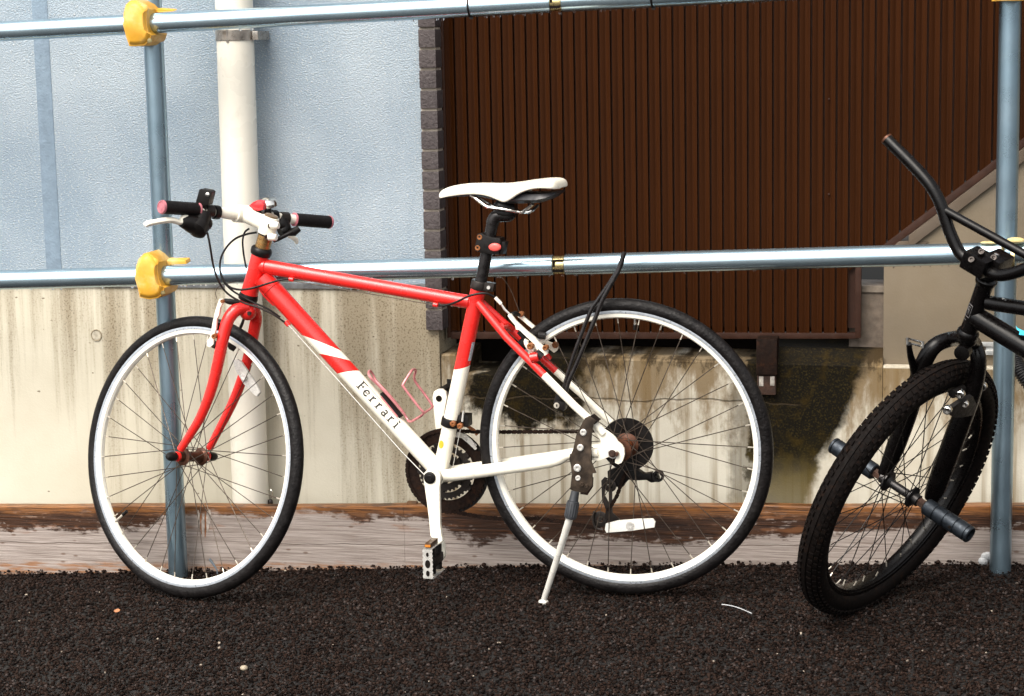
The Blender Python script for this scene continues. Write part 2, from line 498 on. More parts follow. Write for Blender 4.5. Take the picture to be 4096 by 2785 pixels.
def m_brown():
    m = NM('brown_metal')
    n = m.noise(m.map((60, 60, .8)), scale=2, detail=4)
    c = m.mix(m.smooth(n, .3, .7), (.0235, .0066, .0012), (.0325, .0094, .0018))
    return m.out(c, m.smooth(m.noise(scale=80), .3, .7, .5, .62), .0, m.bump(m.noise(scale=500), .05, .001), .06)
MAT['brown_metal'] = m_brown()
MAT['brown_frame'] = simple('brown_frame', (.034, .0135, .0075), .45, .1, var=.2, vs=30, dirt=(.07, .04, .03), da=-.15, ds=20, spec=.25)

def m_tile():
    m = NM('grey_tile')
    n = m.noise(scale=110, detail=4, dist=.8)
    c = m.mix(m.smooth(n, .3, .7), (.048, .038, .038), (.078, .064, .063))
    return m.out(c, .62, 0, m.bump(n, .8, .004), .35)
MAT['tile'] = m_tile()

def m_asphalt(name, island):
    m = NM(name)
    n = m.noise(scale=170, detail=5, rough=.7)
    c = m.mix(m.smooth(n, .3, .75), (.0024, .0015, .0012), (.0075, .0051, .0043))
    if island:
        rn = m.n('ShaderNodeNewGeometry').outputs['Random Per Island']
        c = m.mix(m.smooth(rn, .0, .9), (.0022, .0011, .0008), (.0225, .0132, .0100))
        c = m.mix(m.smooth(rn, .90, .97), c, (.046, .036, .033))
        c = m.mix(m.smooth(rn, .9988, .9992), c, (.30, .25, .20))
        r = m.smooth(m.noise(scale=30), .35, .65, .38, .62)
        return m.out(c, r, 0, m.bump(m.noise(scale=420, detail=3), .6, .002), .05)
    h = m.math('ADD', m.vor(scale=110), m.noise(scale=260))
    return m.out(c, .6, 0, m.bump(h, 1.0, .006), .35)
MAT['asphalt'] = m_asphalt('asphalt', False)
MAT['stones'] = m_asphalt('asphalt_stones', True)

def m_drop():
    m = NM('water')
    m.b.inputs['IOR'].default_value = 1.33
    return m.out((1, 1, 1), .02, 0, None, .5, 0, 1.0)
MAT['water'] = m_drop()

# ============================================================ SETTING
random.seed(4)
rng = np.random.default_rng(7)

# ---- road: one sheet that reaches far behind the camera, with a slight fall
xs = sorted(set([-40, -25, -15, -8, -5] + [round(-3.5 + .25 * i, 3) for i in range(29)] + [5, 8, 15, 25, 40]))
ys = sorted(set([-60, -40, -25, -15, -10, -6, -4] + [round(-3 + .25 * i, 3) for i in range(14)] + [.5]))
mb = MB()
def far_z(x, y):
    xx = max(-4, min(4, x)); yy = max(-5, y)
    return ground_z(xx, yy)
vs = [(x, y, far_z(x, y)) for y in ys for x in xs]
nx = len(xs)
fs = [(j * nx + i, j * nx + i + 1, (j + 1) * nx + i + 1, (j + 1) * nx + i) for j in range(len(ys) - 1) for i in range(nx - 1)]
mb.add(vs, fs)
road = mb.build('road', MAT['asphalt'], kind='structure')

# ---- loose-topped asphalt: every stone of the open-graded surface near the camera
def stones(name, n, x0, x1, y0, y1, smin, smax, seed, lift, heap=False, parent=None):
    r = np.random.default_rng(seed)
    t = (1 + 5 ** .5) / 2
    ico = np.array([(-1, t, 0), (1, t, 0), (-1, -t, 0), (1, -t, 0), (0, -1, t), (0, 1, t), (0, -1, -t), (0, 1, -t), (t, 0, -1), (t, 0, 1), (-t, 0, -1), (-t, 0, 1)], float)
    ico /= np.linalg.norm(ico[0])
    tri = np.array([(0, 11, 5), (0, 5, 1), (0, 1, 7), (0, 7, 10), (0, 10, 11), (1, 5, 9), (5, 11, 4), (11, 10, 2), (10, 7, 6), (7, 1, 8), (3, 9, 4), (3, 4, 2), (3, 2, 6), (3, 6, 8), (3, 8, 9), (4, 9, 5), (2, 4, 11), (6, 2, 10), (8, 6, 7), (9, 8, 1)])
    x = r.uniform(x0, x1, n)
    y = r.uniform(y0, y1, n)
    if heap:
        y = y1 - (y1 - y0) * r.power(2.2, n) * 0 - (y1 - y0) * (r.random(n) ** 1.6)
    s = smin + (smax - smin) * r.random(n) ** 1.8
    z = .0465 * x - .0065 * (np.sqrt(x * x + .04) - .2) + .03 * y - .004 + lift * r.random(n)
    if heap:
        z += .007 * np.clip(1 - (y1 - y) / .05, 0, 1) * (r.random(n) + .3)
    v = np.repeat(ico[None], n, 0) * (1 + r.uniform(-.34, .30, (n, 12, 1)))
    v *= r.uniform(.6, 1.15, (n, 1, 3))
    # random turn about z, then tilt
    a = r.uniform(0, 2 * np.pi, n); ca, sa = np.cos(a)[:, None], np.sin(a)[:, None]
    X = v[..., 0] * ca - v[..., 1] * sa
    Y = v[..., 0] * sa + v[..., 1] * ca
    b = r.uniform(-.8, .8, n); cb, sb = np.cos(b)[:, None], np.sin(b)[:, None]
    Y2 = Y * cb - v[..., 2] * sb
    Z2 = (Y * sb + v[..., 2] * cb) * .8
    P = np.stack([X, Y2, Z2], -1) * (s[:, None, None] / 2) + np.stack([x, y, z], -1)[:, None, :]
    P = P.reshape(-1, 3)
    F = (tri[None] + 12 * np.arange(n)[:, None, None]).reshape(-1)
    me = bpy.data.meshes.new(name)
    me.vertices.add(len(P)); me.vertices.foreach_set('co', P.ravel())
    nf = n * 20
    me.loops.add(nf * 3); me.loops.foreach_set('vertex_index', F.astype(np.int32))
    me.polygons.add(nf)
    me.polygons.foreach_set('loop_start', np.arange(0, nf * 3, 3, dtype=np.int32))
    me.update(calc_edges=True)
    me.materials.append(MAT['stones'])
    return me
me = stones('asphalt_stones', 96000, -2.15, 1.35, -.86, .245, .0042, .0105, 11, .0030)
o = link(bpy.data.objects.new('asphalt_stones', me), None, 'stuff')
tag(o, 'coarse dark wet stones of the open-graded asphalt surface', 'asphalt')
me = stones('loose_grit', 2400, -2.15, 1.35, .14, .247, .005, .012, 12, .003, heap=True)
o = link(bpy.data.objects.new('loose_grit', me), None, 'stuff')
tag(o, 'loose dark grit heaped along the foot of the wooden boards', 'grit')

# ---- timber kerb boards
def plank_top(x):
    return .1515 + .0313 * x
def board(x0, x1, lab, dz=0.0, dy=0.0):
    mb = MB()
    rings = []
    n = 24
    for i in range(n + 1):
        x = x0 + (x1 - x0) * i / n
        zt = plank_top(x) + dz + .0012 * math.sin(x * 9) + .0008 * math.sin(x * 23 + 1)
        zb = ground_z(x, .26) - .05
        yf, yb = .250 + dy + .0008 * math.sin(x * 7), .284 + dy
        e = .0025
        rings.append([V((x, yf, zb)), V((x, yf, zt - e)), V((x, yf + e, zt)), V((x, yb - e, zt)), V((x, yb, zt - e)), V((x, yb, zb))])
    mb.loft(rings, True)
    o = mb.build('kerb_board', MAT['wood'])
    tag(o, lab, 'board', 'boards laid end to end along the wall')
    return o
split_x = (-0.5776, 0.2500, 0.0218)[0]
b1 = board(-2.6, split_x - .0002, 'weathered grey kerb board with a bark hole, behind the bicycle front wheel')
b2 = board(split_x + .0002, 1.8, 'dark wet kerb board behind the bicycle rear wheel', .0, .0004)
# splintered hole in the first board
SPO = V((-1.1174, 0.2505, 0.1127))
SPX = (V((-1.0620, 0.2505, 0.1145)) - SPO) / 100
SPZ = (V((-1.1199, 0.2505, 0.0590)) - SPO) / 100
sp_mats = [simple('pale_splinters', (.36, .31, .27), .8, var=.5, vs=70, bump=.9, bs=160), simple('raw_splinters', (.20, .075, .022), .8, var=.5, vs=70), MAT['void']]
for k, (x0, y0, x1, y1, w_, mi, pr_) in enumerate(((600, 1082, 606, 1180, 7, 0, .0022), (612, 1090, 616, 1200, 6, 1, .0016), (624, 1100, 624, 1212, 8, 0, .0026), (636, 1092, 634, 1216, 5, 1, .0018), (646, 1086, 646, 1190, 7, 0, .0024), (656, 1078, 655, 1150, 5, 0, .0020), (618, 1066, 640, 1084, 16, 2, .0012), (604, 1064, 600, 1090, 6, 2, .0010), (630, 1204, 634, 1222, 9, 2, .0012))):
    pts = []
    for px_, py_, ww_ in ((x0, y0, .3), (x0 * .7 + x1 * .3, y0 * .7 + y1 * .3, 1), (x0 * .3 + x1 * .7, y0 * .3 + y1 * .7, .9), (x1, y1, .2)):
        pts.append((px_, py_, ww_ * w_))
    ring = [(q[0] - q[2], q[1]) for q in pts] + [(q[0] + q[2], q[1]) for q in reversed(pts)]
    mb = MB()
    mb.prism([SPO + SPX * (u - 600) + SPZ * (v - 1070) for u, v in ring], (0, -pr_, 0))
    mb.build('splinter', sp_mats[mi], b1)
# wood offcut lying on the second board
mb = MB()
mb.box((-0.5601, 0.2720, 0.1345), (.0125, 0, 0), (0, .008, 0), (0, 0, .0065))
o = mb.build('wood_offcut', simple('offcut', (.10, .048, .018), .6, var=.4, vs=60), bevel=.0015)
tag(o, 'small brown wood offcut lying on top of the kerb board', 'offcut')

# ---- low concrete wall (left of the tiled pillar)
WY = .415
XE = (-0.5152, 0.4150, 0.4368)[0]
ztop = .655
mb = MB()
mb.aabb((-3.2, WY, -.4), (XE - .002, WY + .18, ztop))
cw = thing('concrete_wall', (-1.6, WY, 0), 'pale fair-faced concrete wall with brown run-off streaks and a tie hole', 'wall')
mb.build('wall_face', MAT['concrete'], cw, bevel=.004)
mb = MB()
c = V((-1.4455, 0.4150, 0.5267))
mb.ring(c, (0, 1, 0), [(-.0004, .0125), (-.0022, .0135), (-.0026, .0150), (-.0004, .0160), (.002, .0145)], 28)
mb.build('tie_hole_rim', simple('tie_rim', (.30, .25, .17), .85, var=.3, vs=120), cw)
mb = MB()
mb.lathe(c, (0, 1, 0), [(-.0012, .0001), (-.0012, .0124), (.001, .0124)], 28)
mb.build('tie_plug', simple('tie_plug_mat', (.40, .36, .28), .85, var=.3, vs=90, bump=.4), cw)
mb = MB()
mb.aabb((-3.2, WY - .006, ztop), (-.548, WY + .02, ztop + .012))
mb.build('flashing', simple('flashing', (.16, .165, .17), .5, .4, var=.3, vs=50), cw)

# ---- stuccoed wall above, with a shallow vertical joint
jx0, jx1 = (-1.5796, 0.4300, 1.0116)[0], (-1.5445, 0.4300, 1.0113)[0]
xr = (-0.5558, 0.4300, 1.2980)[0] + .004
prof = [(-3.2, .43), (jx0 - .003, .43), (jx0 + .001, .436), (jx1 - .001, .436), (jx1 + .003, .43), (xr, .43), (xr, .62), (-3.2, .62)]
mb = MB()
mb.prism([(x, y, ztop + .012) for x, y in prof], (0, 0, 2.4))
sw = mb.build('stucco_wall', MAT['stucco'], smooth=False)
mb = MB()
mb.aabb((jx0 - .004, .4285, ztop + .013), (jx1 + .004, .434, ztop + 2.38))
mb.build('joint_strip', simple('joint_dark', (.190, .255, .320), .75, var=.12, vs=40, bump=.8, bs=170), sw, bevel=.002)  # darker blue-grey band down the joint
tag(sw, 'blue-grey roughcast stucco wall standing on the low concrete wall', 'wall')

# ---- tiled pillar edge
tx0, tx1 = (-0.5475, 0.4000, 1.1994)[0], (-0.5040, 0.4000, 1.1987)[0]
tp = thing('tiled_pillar', (tx0, .40, .55), 'narrow pillar edge of grey split-face tiles with pale joints', 'pillar')
zt0, pitch = 1.3003, (1.3003 - .9513) / 7
mb = MB()
mb.aabb((tx0 + .001, .409, .556), (tx1 - .003, .70, 3.0))
mb.build('mortar_core', MAT['mortar'], tp)
tile_me = None
zbot = .5535
k = 0
z = zt0
zs = []
while z > zbot + .02:
    zs.append(z); z -= pitch
z = zt0 + pitch
while z < 2.3:
    zs.append(z); z += pitch
for z in zs:
    lo = max(z - pitch + .0065, zbot)
    if lo > zbot and lo - zbot < .012:
        lo = zbot
    mb = MB()
    j = random.uniform(-.0006, .0006)
    mb.aabb((tx0 + .0005 + j, .400 + random.uniform(0, .0012), lo), (tx1 + j, .640, z))
    mb.build('tile', MAT['tile'], tp, bevel=.0016)

# ---- mossy footing under the slatted screen
FX1 = 2.4
ft = thing('concrete_footing', (.2, .415, 0), 'cracked concrete footing with dark moss and brown stains below the slatted screen', 'footing')
zf0, zf1 = .4969, .483
xA = XE + .001
ox0, ox1 = (-0.4570, 0.4170, 0.5022)[0], (-0.3284, 0.4170, 0.5040)[0]      # opening below the screen
oz = (-0.4168, 0.4170, 0.4406)[2]
def fpiece(x0, x1, zl, zr_, slope=False):
    mb = MB()
    prof = [(.417, None), (.417, -.004), (.421, 0), (.62, .0), (.62, None)]
    if slope:
        prof = [(.417, None), (.417, -.004), (.424, .003), (.476, .031), (.62, .036), (.62, None)]
    def fring(x, zt):
        return [V((x, y, -.4 if dz is None else zt + dz)) for y, dz in prof]
    mb.loft([fring(x0, zl), fring((x0 + x1) / 2, (zl + zr_) / 2), fring(x1, zr_)], True)
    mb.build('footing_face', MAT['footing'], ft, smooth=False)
zf0, zfm, zf1 = .490, .4815, .477
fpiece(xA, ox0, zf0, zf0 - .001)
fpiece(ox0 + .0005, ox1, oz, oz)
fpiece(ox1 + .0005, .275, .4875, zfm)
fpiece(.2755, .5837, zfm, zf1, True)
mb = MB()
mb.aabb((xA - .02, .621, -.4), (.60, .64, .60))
mb.build('recess_dark_sheet', MAT['void'], ft)  # near-black sheet: darkness of the deep recess put into its colour
mb = MB()
mb.aabb((.5842, .4175, -.4), (FX1, .62, .4720))
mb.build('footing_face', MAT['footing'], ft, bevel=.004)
# recessed plinth block between the screen and the stair wall
bx0, bx1 = (0.5291, 0.5000, 0.6052)[0], .5835
zb1 = (0.5552, 0.5000, 0.6618)[2]
mb = MB()
mb.aabb((bx0 - .03, .50, .50), (bx1, .62, zb1))
mb.build('plinth_block', simple('plinth', (.135, .105, .080), .8, var=.3, vs=40, bump=.4, bs=250), ft, bevel=.003)
mb = MB()
mb.aabb((bx0 - .03, .494, zb1 - .016), (bx1 - .0005, .50, zb1 - .0005))
mb.build('plinth_cap', simple('plinth_cap', (.17, .14, .11), .8, var=.3, vs=40), ft)

# ---- slatted brown screen
SY = .462
sc = thing('slatted_screen', (0, SY, .52), 'dark brown metal screen of narrow vertical slats above the footing', 'screen')
zb = .5325
rx = .526                                   # right edge of the lower part
dz0 = lambda x: .7697 + (x - .5876) * .788   # rake of the stair flight
p = (.0147 + .4712) / 16
mesh_cache = {}
def slat_mesh(h, slope):
    key = (round(h, 4), round(slope, 4))
    if key in mesh_cache:
        return mesh_cache[key]
    w = p
    prof = [(.0, .014), (.0, .0060), (.0012, .0030), (.0030, .0028), (w * .30, .0042), (w * .46, .0062), (w * .54, .0060), (w * .70, .0026), (w * .80, .0004), (w * .865, .0), (w * .88, .002), (w * .885, .014)]
    mb = MB()
    bot = [V((x, y, slope * x)) for x, y in prof]
    top = [V((x, y, h)) for x, y in prof]
    mb.loft([bot, top], True)
    me = bpy.data.meshes.new('slat')
    me.from_pydata(mb.v, [], mb.f)
    me.materials.append(MAT['brown_metal'])
    mesh_cache[key] = me
    return me
ZT = 1.95
x = -.4712 - p
i = 0
while x < 1.7:
    if x + p < rx:
        z0, sl_ = zb + .010, 0.0
    else:
        z0, sl_ = dz0(x), .788
    o = bpy.data.objects.new('slat', slat_mesh(ZT - z0, sl_))
    col.objects.link(o)
    o.parent = sc
    o.location = V((x, SY, z0)) - V(sc.location)
    x += p
mb = MB()
mb.aabb((-.53, SY + .0145, .56), (rx - .004, SY + .02, ZT))
mb.prism([(rx - .004, SY + .0145, dz0(rx)), (1.75, SY + .0145, dz0(1.75)), (1.75, SY + .0145, ZT + .3), (rx - .004, SY + .0145, ZT)], (0, .0055, 0))
mb.build('backing_sheet', MAT['brown_frame'], sc)
xl = -.4712 - p
mb = MB()
mb.prism([(xl + .004, SY - .004, zb - .010), (rx, SY - .004, zb + .0035), (rx, SY - .004, zb + .017), (xl + .004, SY - .004, zb + .008)], (0, .026, 0))
mb.build('bottom_rail', MAT['brown_frame'], sc, bevel=.0015)
mb = MB()
mb.prism([(xl - .006, SY - .003, zb - .008), (xl + .0035, SY - .003, zb - .006), (xl + .0035, SY - .003, ZT), (xl - .006, SY - .003, ZT)], (0, .03, 0))
mb.build('stile', MAT['brown_frame'], sc, bevel=.001)
mb = MB()
zr = .7165
mb.aabb((rx - .010, SY - .006, zb + .005), (rx + .004, SY + .02, zr))
mb.build('stile', MAT['brown_frame'], sc, bevel=.0015)
mb = MB()
mb.prism([(rx + .035, SY - .006, dz0(rx + .035) - .022), (1.75, SY - .006, dz0(1.75) - .022), (1.75, SY - .006, dz0(1.75)), (rx + .035, SY - .006, dz0(rx + .035))], (0, .018, 0))
mb.build('raking_rail', MAT['brown_frame'], sc, bevel=.0015)
# screws
for q in ((0.4502, 0.4600, 1.1156), (0.4512, 0.4600, 0.8872)):
    mb = MB(); q = V(q)
    mb.lathe((q.x, SY + .0005, q.z), (0, -1, 0), [(-.004, .0022), (.0006, .0022), (.0012, .0010)], 10)
    mb.build('screw', MAT['brown_frame'], sc)

# ---- stair wall with raking coping
sx = .5837
st = thing('stair_wall', (1.1, .45, .47), 'beige rendered stair wall with a raking top below the brown screen', 'wall')
wz = lambda x: dz0(x) - .022 - .034
mb = MB()
mb.prism([(sx, .452, .4725), (FX1, .452, .4725), (FX1, .452, wz(1.75) + .4), (1.75, .452, wz(1.75)), (sx + .055, .452, wz(sx + .055)), (sx, .452, wz(sx + .055) - .002)], (0, .17, 0))
mb.build('wall_face', MAT['beige_wall'], st, bevel=.002)
mb = MB()
mb.prism([(sx + .058, .440, wz(sx + .058) + .0005), (1.75, .440, wz(1.75) + .0005), (1.75, .440, wz(1.75) + .033), (sx + .058, .440, wz(sx + .058) + .033)], (0, .16, 0))
mb.build('raking_coping', MAT['beige_dark'], st, bevel=.003)
mb = MB()
mb.prism([(sx + .002, .448, .742), (sx + .075, .448, .742), (sx + .105, .448, .775), (sx + .035, .448, .775)], (0, .15, 0))
mb.build('stair_nosing', MAT['beige_dark'], st, bevel=.002)
mb = MB()
mb.aabb((sx + .001, .4185, .4605), (FX1, .4515, .4765))
mb.build('mortar_ledge', simple('pale_ledge', (.46, .41, .32), .8, var=.3, vs=50, bump=.5, bs=200), st, bevel=.004)

# ---- rusty wall bracket
br = thing('wall_bracket', (0.3112, 0.4000, 0.4573), 'dark rusty wall bracket with two pale slots below the slatted screen', 'bracket')
mb = MB()
a, b = V((0.2826, 0.3950, 0.5422)), V((0.3324, 0.3950, 0.4543))
mb.aabb((a.x, .392, b.z), (b.x, .455, a.z))
mb.build('bracket_arm', MAT['dark_rust'], br, bevel=.003)
a, b = V((0.2837, 0.4050, 0.4509)), V((0.3287, 0.4050, 0.4037))
mb = MB()
mb.aabb((a.x, .400, b.z), (b.x, .4165, a.z))
mb.build('foot_plate', MAT['rust'], br, bevel=.002)
for q0, q1 in (((0.2887, 0.4000, 0.4506), (0.2991, 0.4000, 0.4253)), ((0.3158, 0.4000, 0.4510), (0.3262, 0.4000, 0.4270))):
    mb = MB()
    mb.aabb((q0[0], .3985, q1[2]), (q1[0], .3998, q0[2] - .001))
    mb.build('slot', simple('pale_slot', (.36, .33, .29), .7, var=.4, vs=90), br, bevel=.0005)

# ---- white downpipe
pa, pb = V((-1.0142, 0.3520, 0.1017)), V((-1.0052, 0.3520, 1.2740))
pd = (pb - pa).normalized()
dp = thing('downpipe', pa, 'white plastic downpipe clamped to the wall behind the bicycle front wheel', 'pipe')
mb = MB()
mb.lathe(pa, pd, [(-.003, .0435), (0, .0467), (.06, .0467), (2.6, .0467)], 40)
mb.build('pipe', MAT['white_pvc'], dp)
bz = V((-1.0042, 0.3520, 1.2963))
t = (bz - pa).dot(pd)
mb = MB()
mb.lathe(pa, pd, [(t - .013, .0472), (t - .013, .0485), (t - .0125, .049), (t + .0125, .049), (t + .013, .0485), (t + .013, .0472)], 40)
mb.build('pipe_clamp', MAT['band_steel'], dp)
mb = MB()
hx = V((-1.0081, 0.3050, 1.2966))
mb.tube([hx + V((0, 0, .016)), hx + V((0, 0, -.017))], .0035, 8)
mb.build('clamp_hinge', MAT['band_steel'], dp)
mb = MB()
hx = V((-0.9510, 0.3450, 1.2953))
mb.aabb((hx.x - .006, .34, hx.z - .012), (hx.x + .010, .425, hx.z + .010))
mb.build('clamp_arm', MAT['band_steel'], dp, bevel=.002)
# small chrome hook by the pipe foot
hk = thing('wall_hook', (-0.9644, 0.3600, 0.1052), 'small chrome hook with a dark knob beside the downpipe foot', 'hook')
mb = MB()
mb.tube([(-0.9725, 0.3700, 0.1282), (-0.9664, 0.3600, 0.1377), (-0.9585, 0.3550, 0.1391), (-0.9561, 0.3550, 0.1310), (-0.9577, 0.3550, 0.1174)], .0022, 8, smooth=4)
mb.build('hook_wire', MAT['chrome'], hk)
mb = MB()
mb.ball((-0.9615, 0.3550, 0.1065), .0085, 7, sx=.8, sy=.8, sz=1.15)
mb.build('knob', MAT['dark_steel'], hk)

# ---- galvanised channel and corrugated hose by the right-hand post
mb = MB()
a, b = V((0.8008, 0.4400, 0.5344)), V((0.8786, 0.4400, 0.5033))
t = .0012
mb.prism([(a.x, .447, a.z), (a.x, .440, a.z), (a.x, .440, a.z - .010), (a.x, .4455, a.z - .0115), (a.x, .4455, b.z + .0115), (a.x, .440, b.z + .010), (a.x, .440, b.z), (a.x, .447, b.z)], (b.x + .25 - a.x, 0, 0))
ch = thing('strut_channel', ((a.x + b.x) / 2, .44, b.z), 'galvanised strut channel with a bolt hole fixed to the stair wall', 'channel')
mb.build('channel_rail', MAT['galvanised'], ch, bevel=.0006)
mb = MB()
hc = V((0.8196, 0.4400, 0.5191))
mb.lathe((hc.x, .4450, hc.z), (0, -1, 0), [(0, .0065), (.001, .0065), (.001, .0002)], 20)
mb.build('bolt_hole', simple('hole_brown', (.06, .045, .032), .7), ch)
hp = [(0.8879, 0.3300, 0.5275), (0.8943, 0.3200, 0.5057), (0.9057, 0.3100, 0.4814), (0.9287, 0.3100, 0.4557), (0.9647, 0.3300, 0.4397), (1.0149, 0.3800, 0.4292), (1.0559, 0.4700, 0.4112)]
mb = MB()
P = [V(q) for q in hp]
dense = []
for i in range(len(P) - 1):
    p0, p1, p2, p3 = P[max(i - 1, 0)], P[i], P[i + 1], P[min(i + 2, len(P) - 1)]
    for s in range(36):
        tt = s / 36
        dense.append(.5 * ((2 * p1) + (p2 - p0) * tt + (2 * p0 - 5 * p1 + 4 * p2 - p3) * tt * tt + (3 * p1 - p0 - 3 * p2 + p3) * tt ** 3))
rad = [.0185 if (i // 3) % 2 else .0155 for i in range(len(dense))]
mb.tube(dense, rad, 16)
o = mb.build('corrugated_hose', MAT['hose_black'], angle=80)
tag(o, 'black corrugated hose curving out from behind the blue post', 'hose')

# ---- pipe railing
rl = thing('pipe_railing', (-.1, .2, 0), 'blue-grey galvanised pipe railing with two rails and yellow clamp covers', 'railing')
PR = .0243
RY = .150
PY = .1995
def railpt(a, b, x):
    a, b = V(a), V(b)
    return a + (b - a) * ((x - a.x) / (b.x - a.x))
LA, LB = (-1.0683, 0.1500, 0.7200), (0.7299, 0.1500, 0.7769)
UA, UB = (-1.5369, 0.1500, 1.3164), (0.2926, 0.1500, 1.3681)
gl0, gl1 = (-0.1670, 0.1500, 0.7496)[0], (-0.1391, 0.1500, 0.7497)[0]
gu0, gu1 = (-0.1632, 0.1500, 1.3470)[0], (-0.1366, 0.1500, 1.3464)[0]
def rail(a, b, x0, x1):
    mb = MB()
    p0, p1 = railpt(a, b, x0), railpt(a, b, x1)
    d = p1 - p0
    L = d.length
    mb.lathe(p0, d, [(0, PR - .004), (0, PR - .001), (.001, PR), (L * .33, PR), (L * .66, PR), (L - .001, PR), (L, PR - .001), (L, PR - .004)], 40)
    mb.build('rail', MAT['pipe'], rl)
rail(LA, LB, -2.6, gl0); rail(LA, LB, gl1, 2.2)
rail(UA, UB, -2.6, gu0); rail(UA, UB, gu1, 2.2)
for a, b, g0, g1 in ((LA, LB, gl0, gl1), (UA, UB, gu0, gu1)):
    p0, p1 = railpt(a, b, g0 - .01), railpt(a, b, g1 + .01)
    d = (p1 - p0); L = d.length; d.normalize()
    mb = MB()
    mb.lathe(p0, d, [(0, .0195), (.011, .0195), (.0115, .0212), (L - .0115, .0212), (L - .011, .0195), (L, .0195)], 30)
    cp = mb.build('coupler', MAT['zinc_gold'], rl)
    m_ = (p0 + p1) / 2
    mb = MB()
    up = V((0, 0, 1))
    for s, h in ((-.012, .0028), (.0125, .002)):
        mb.box(m_ + V((0, -.0200, s)), d * (L / 2 - .0112), V((0, .0018, 0)), V((0, 0, h)))
    mb.box(m_ - d * (L / 2 - .014) + V((0, -.0192, .004)), d * .003, V((0, .0022, 0)), V((0, 0, .006)))
    mb.build('coupler_slot', MAT['void'], cp)
posts = (((-1.1593, 0.2000, -0.0554), (-1.1588, 0.2000, 1.2673)), ((0.8626, 0.2000, 0.0365), (0.8622, 0.2000, 1.1288)))
for a, b in posts:
    a, b = V(a), V(b)
    a.y = b.y = PY
    d = (b - a).normalized()
    s = 1.0 / d.z
    mb = MB()
    z0 = ground_z(a.x, PY) - .05
    mb.lathe(a + d * (z0 - a.z) * s, d, [(0, PR), (.6, PR), (1.2, PR), (1.62, PR), (1.622, PR - .002)], 40)
    mb.build('post', MAT['pipe_dim'], rl)
# black cable ties on the upper rail
for px in ((-0.3543, 0.1500, 1.3486), (0.0712, 0.1500, 1.3496)):
    q = railpt(UA, UB, px[0])
    d = (V(UB) - V(UA)).normalized()
    mb = MB()
    mb.ring(q, d + V((0.12, 0, .05)), [(-.0022, PR + .0002), (.0022, PR + .0002), (.0022, PR + .0018), (-.0022, PR + .0018)], 36)
    mb.box(q + V((.004, -.006, -PR - .002)), (.004, 0, 0), (0, .003, 0), (0, 0, .003))
    mb.build('cable_tie', MAT['black_plastic'], rl)

# yellow clamp covers
def cover(pts, y0=.098, y1=.215):
    P = [V(q) for q in pts]
    c = sum(P, V()) / len(P)
    def ring(y, s, dz=0.0):
        # keep the outline, move it to depth y
        return [V((c.x + (q.x - c.x) * s, y, c.z + (q.z - c.z) * s + dz)) for q in P]
    mb = MB()
    mb.loft([ring(y0, .74), ring(y0 + .003, .84), ring(y0 + .010, .93), ring(y0 + .0105, .985), ring(y0 + .014, 1.0), ring(y0 + .036, 1.0), ring(y1 - .012, .99), ring(y1, .90)], True)
    o = mb.build('clamp_cover', MAT['yellow_plastic'], rl, angle=32)
    return o
low = [(-1.1990, 0.1250, 0.7148), (-1.1945, 0.1250, 0.7448), (-1.1869, 0.1250, 0.7638), (-1.1733, 0.1250, 0.7766), (-1.1602, 0.1250, 0.7797), (-1.1464, 0.1250, 0.7700), (-1.1365, 0.1250, 0.7546), (-1.1385, 0.1250, 0.7369), (-1.1363, 0.1250, 0.7125), (-1.1308, 0.1250, 0.6962), (-1.1223, 0.1250, 0.6936), (-1.1295, 0.1250, 0.6759), (-1.1420, 0.1250, 0.6668), (-1.1646, 0.1250, 0.6638), (-1.1890, 0.1250, 0.6680), (-1.1922, 0.1250, 0.6904)]
upp = [(-1.1980, 0.1250, 1.3266), (-1.1942, 0.1250, 1.3553), (-1.1876, 0.1250, 1.3734), (-1.1758, 0.1250, 1.3825), (-1.1602, 0.1250, 1.3832), (-1.1438, 0.1250, 1.3737), (-1.1346, 0.1250, 1.3605), (-1.1369, 0.1250, 1.3436), (-1.1365, 0.1250, 1.3227), (-1.1339, 0.1250, 1.3069), (-1.1259, 0.1250, 1.2995), (-1.1313, 0.1250, 1.2859), (-1.1446, 0.1250, 1.2752), (-1.1673, 0.1250, 1.2735), (-1.1843, 0.1250, 1.2743), (-1.1911, 0.1250, 1.2963)]
for outl, hub, flap in ((low, (-1.1439, 0.1000, 0.7560), ((-1.1490, 0.1650, 0.7555), (-1.1246, 0.1650, 0.7528), (-1.0905, 0.1700, 0.7532), (-1.0878, 0.1700, 0.7440), (-1.1251, 0.1650, 0.7427), (-1.1453, 0.1650, 0.7426))),
                        (upp, (-1.1410, 0.1000, 1.3630), ((-1.1426, 0.1650, 1.3610), (-1.1228, 0.1650, 1.3598), (-1.0966, 0.1700, 1.3574), (-1.0939, 0.1700, 1.3547), (-1.1260, 0.1650, 1.3536), (-1.1415, 0.1650, 1.3549)))):
    cv = cover(outl)
    mb = MB()
    mb.lathe((hub[0], .103, hub[2]), (.25, -1, .15), [(-.012, .0105), (-.0035, .0105), (-.0025, .0095), (-.0022, .0002)], 20)
    mb.build('bolt_cap', MAT['yellow_plastic'], cv, angle=50)
    mb = MB()
    mb.prism(flap, (0, .03, .004))
    mb.build('cover_flap', MAT['yellow_plastic'], cv, bevel=.002)
    b0 = outl[10]
    mb = MB()
    mb.lathe((b0[0] - .006, .108, b0[2] - .012), (.5, -1, 0), [(-.01, .006), (0, .006), (.002, .0045), (.0022, .0002)], 14)
    mb.build('clamp_bolt', MAT['zinc_gold'], cv)
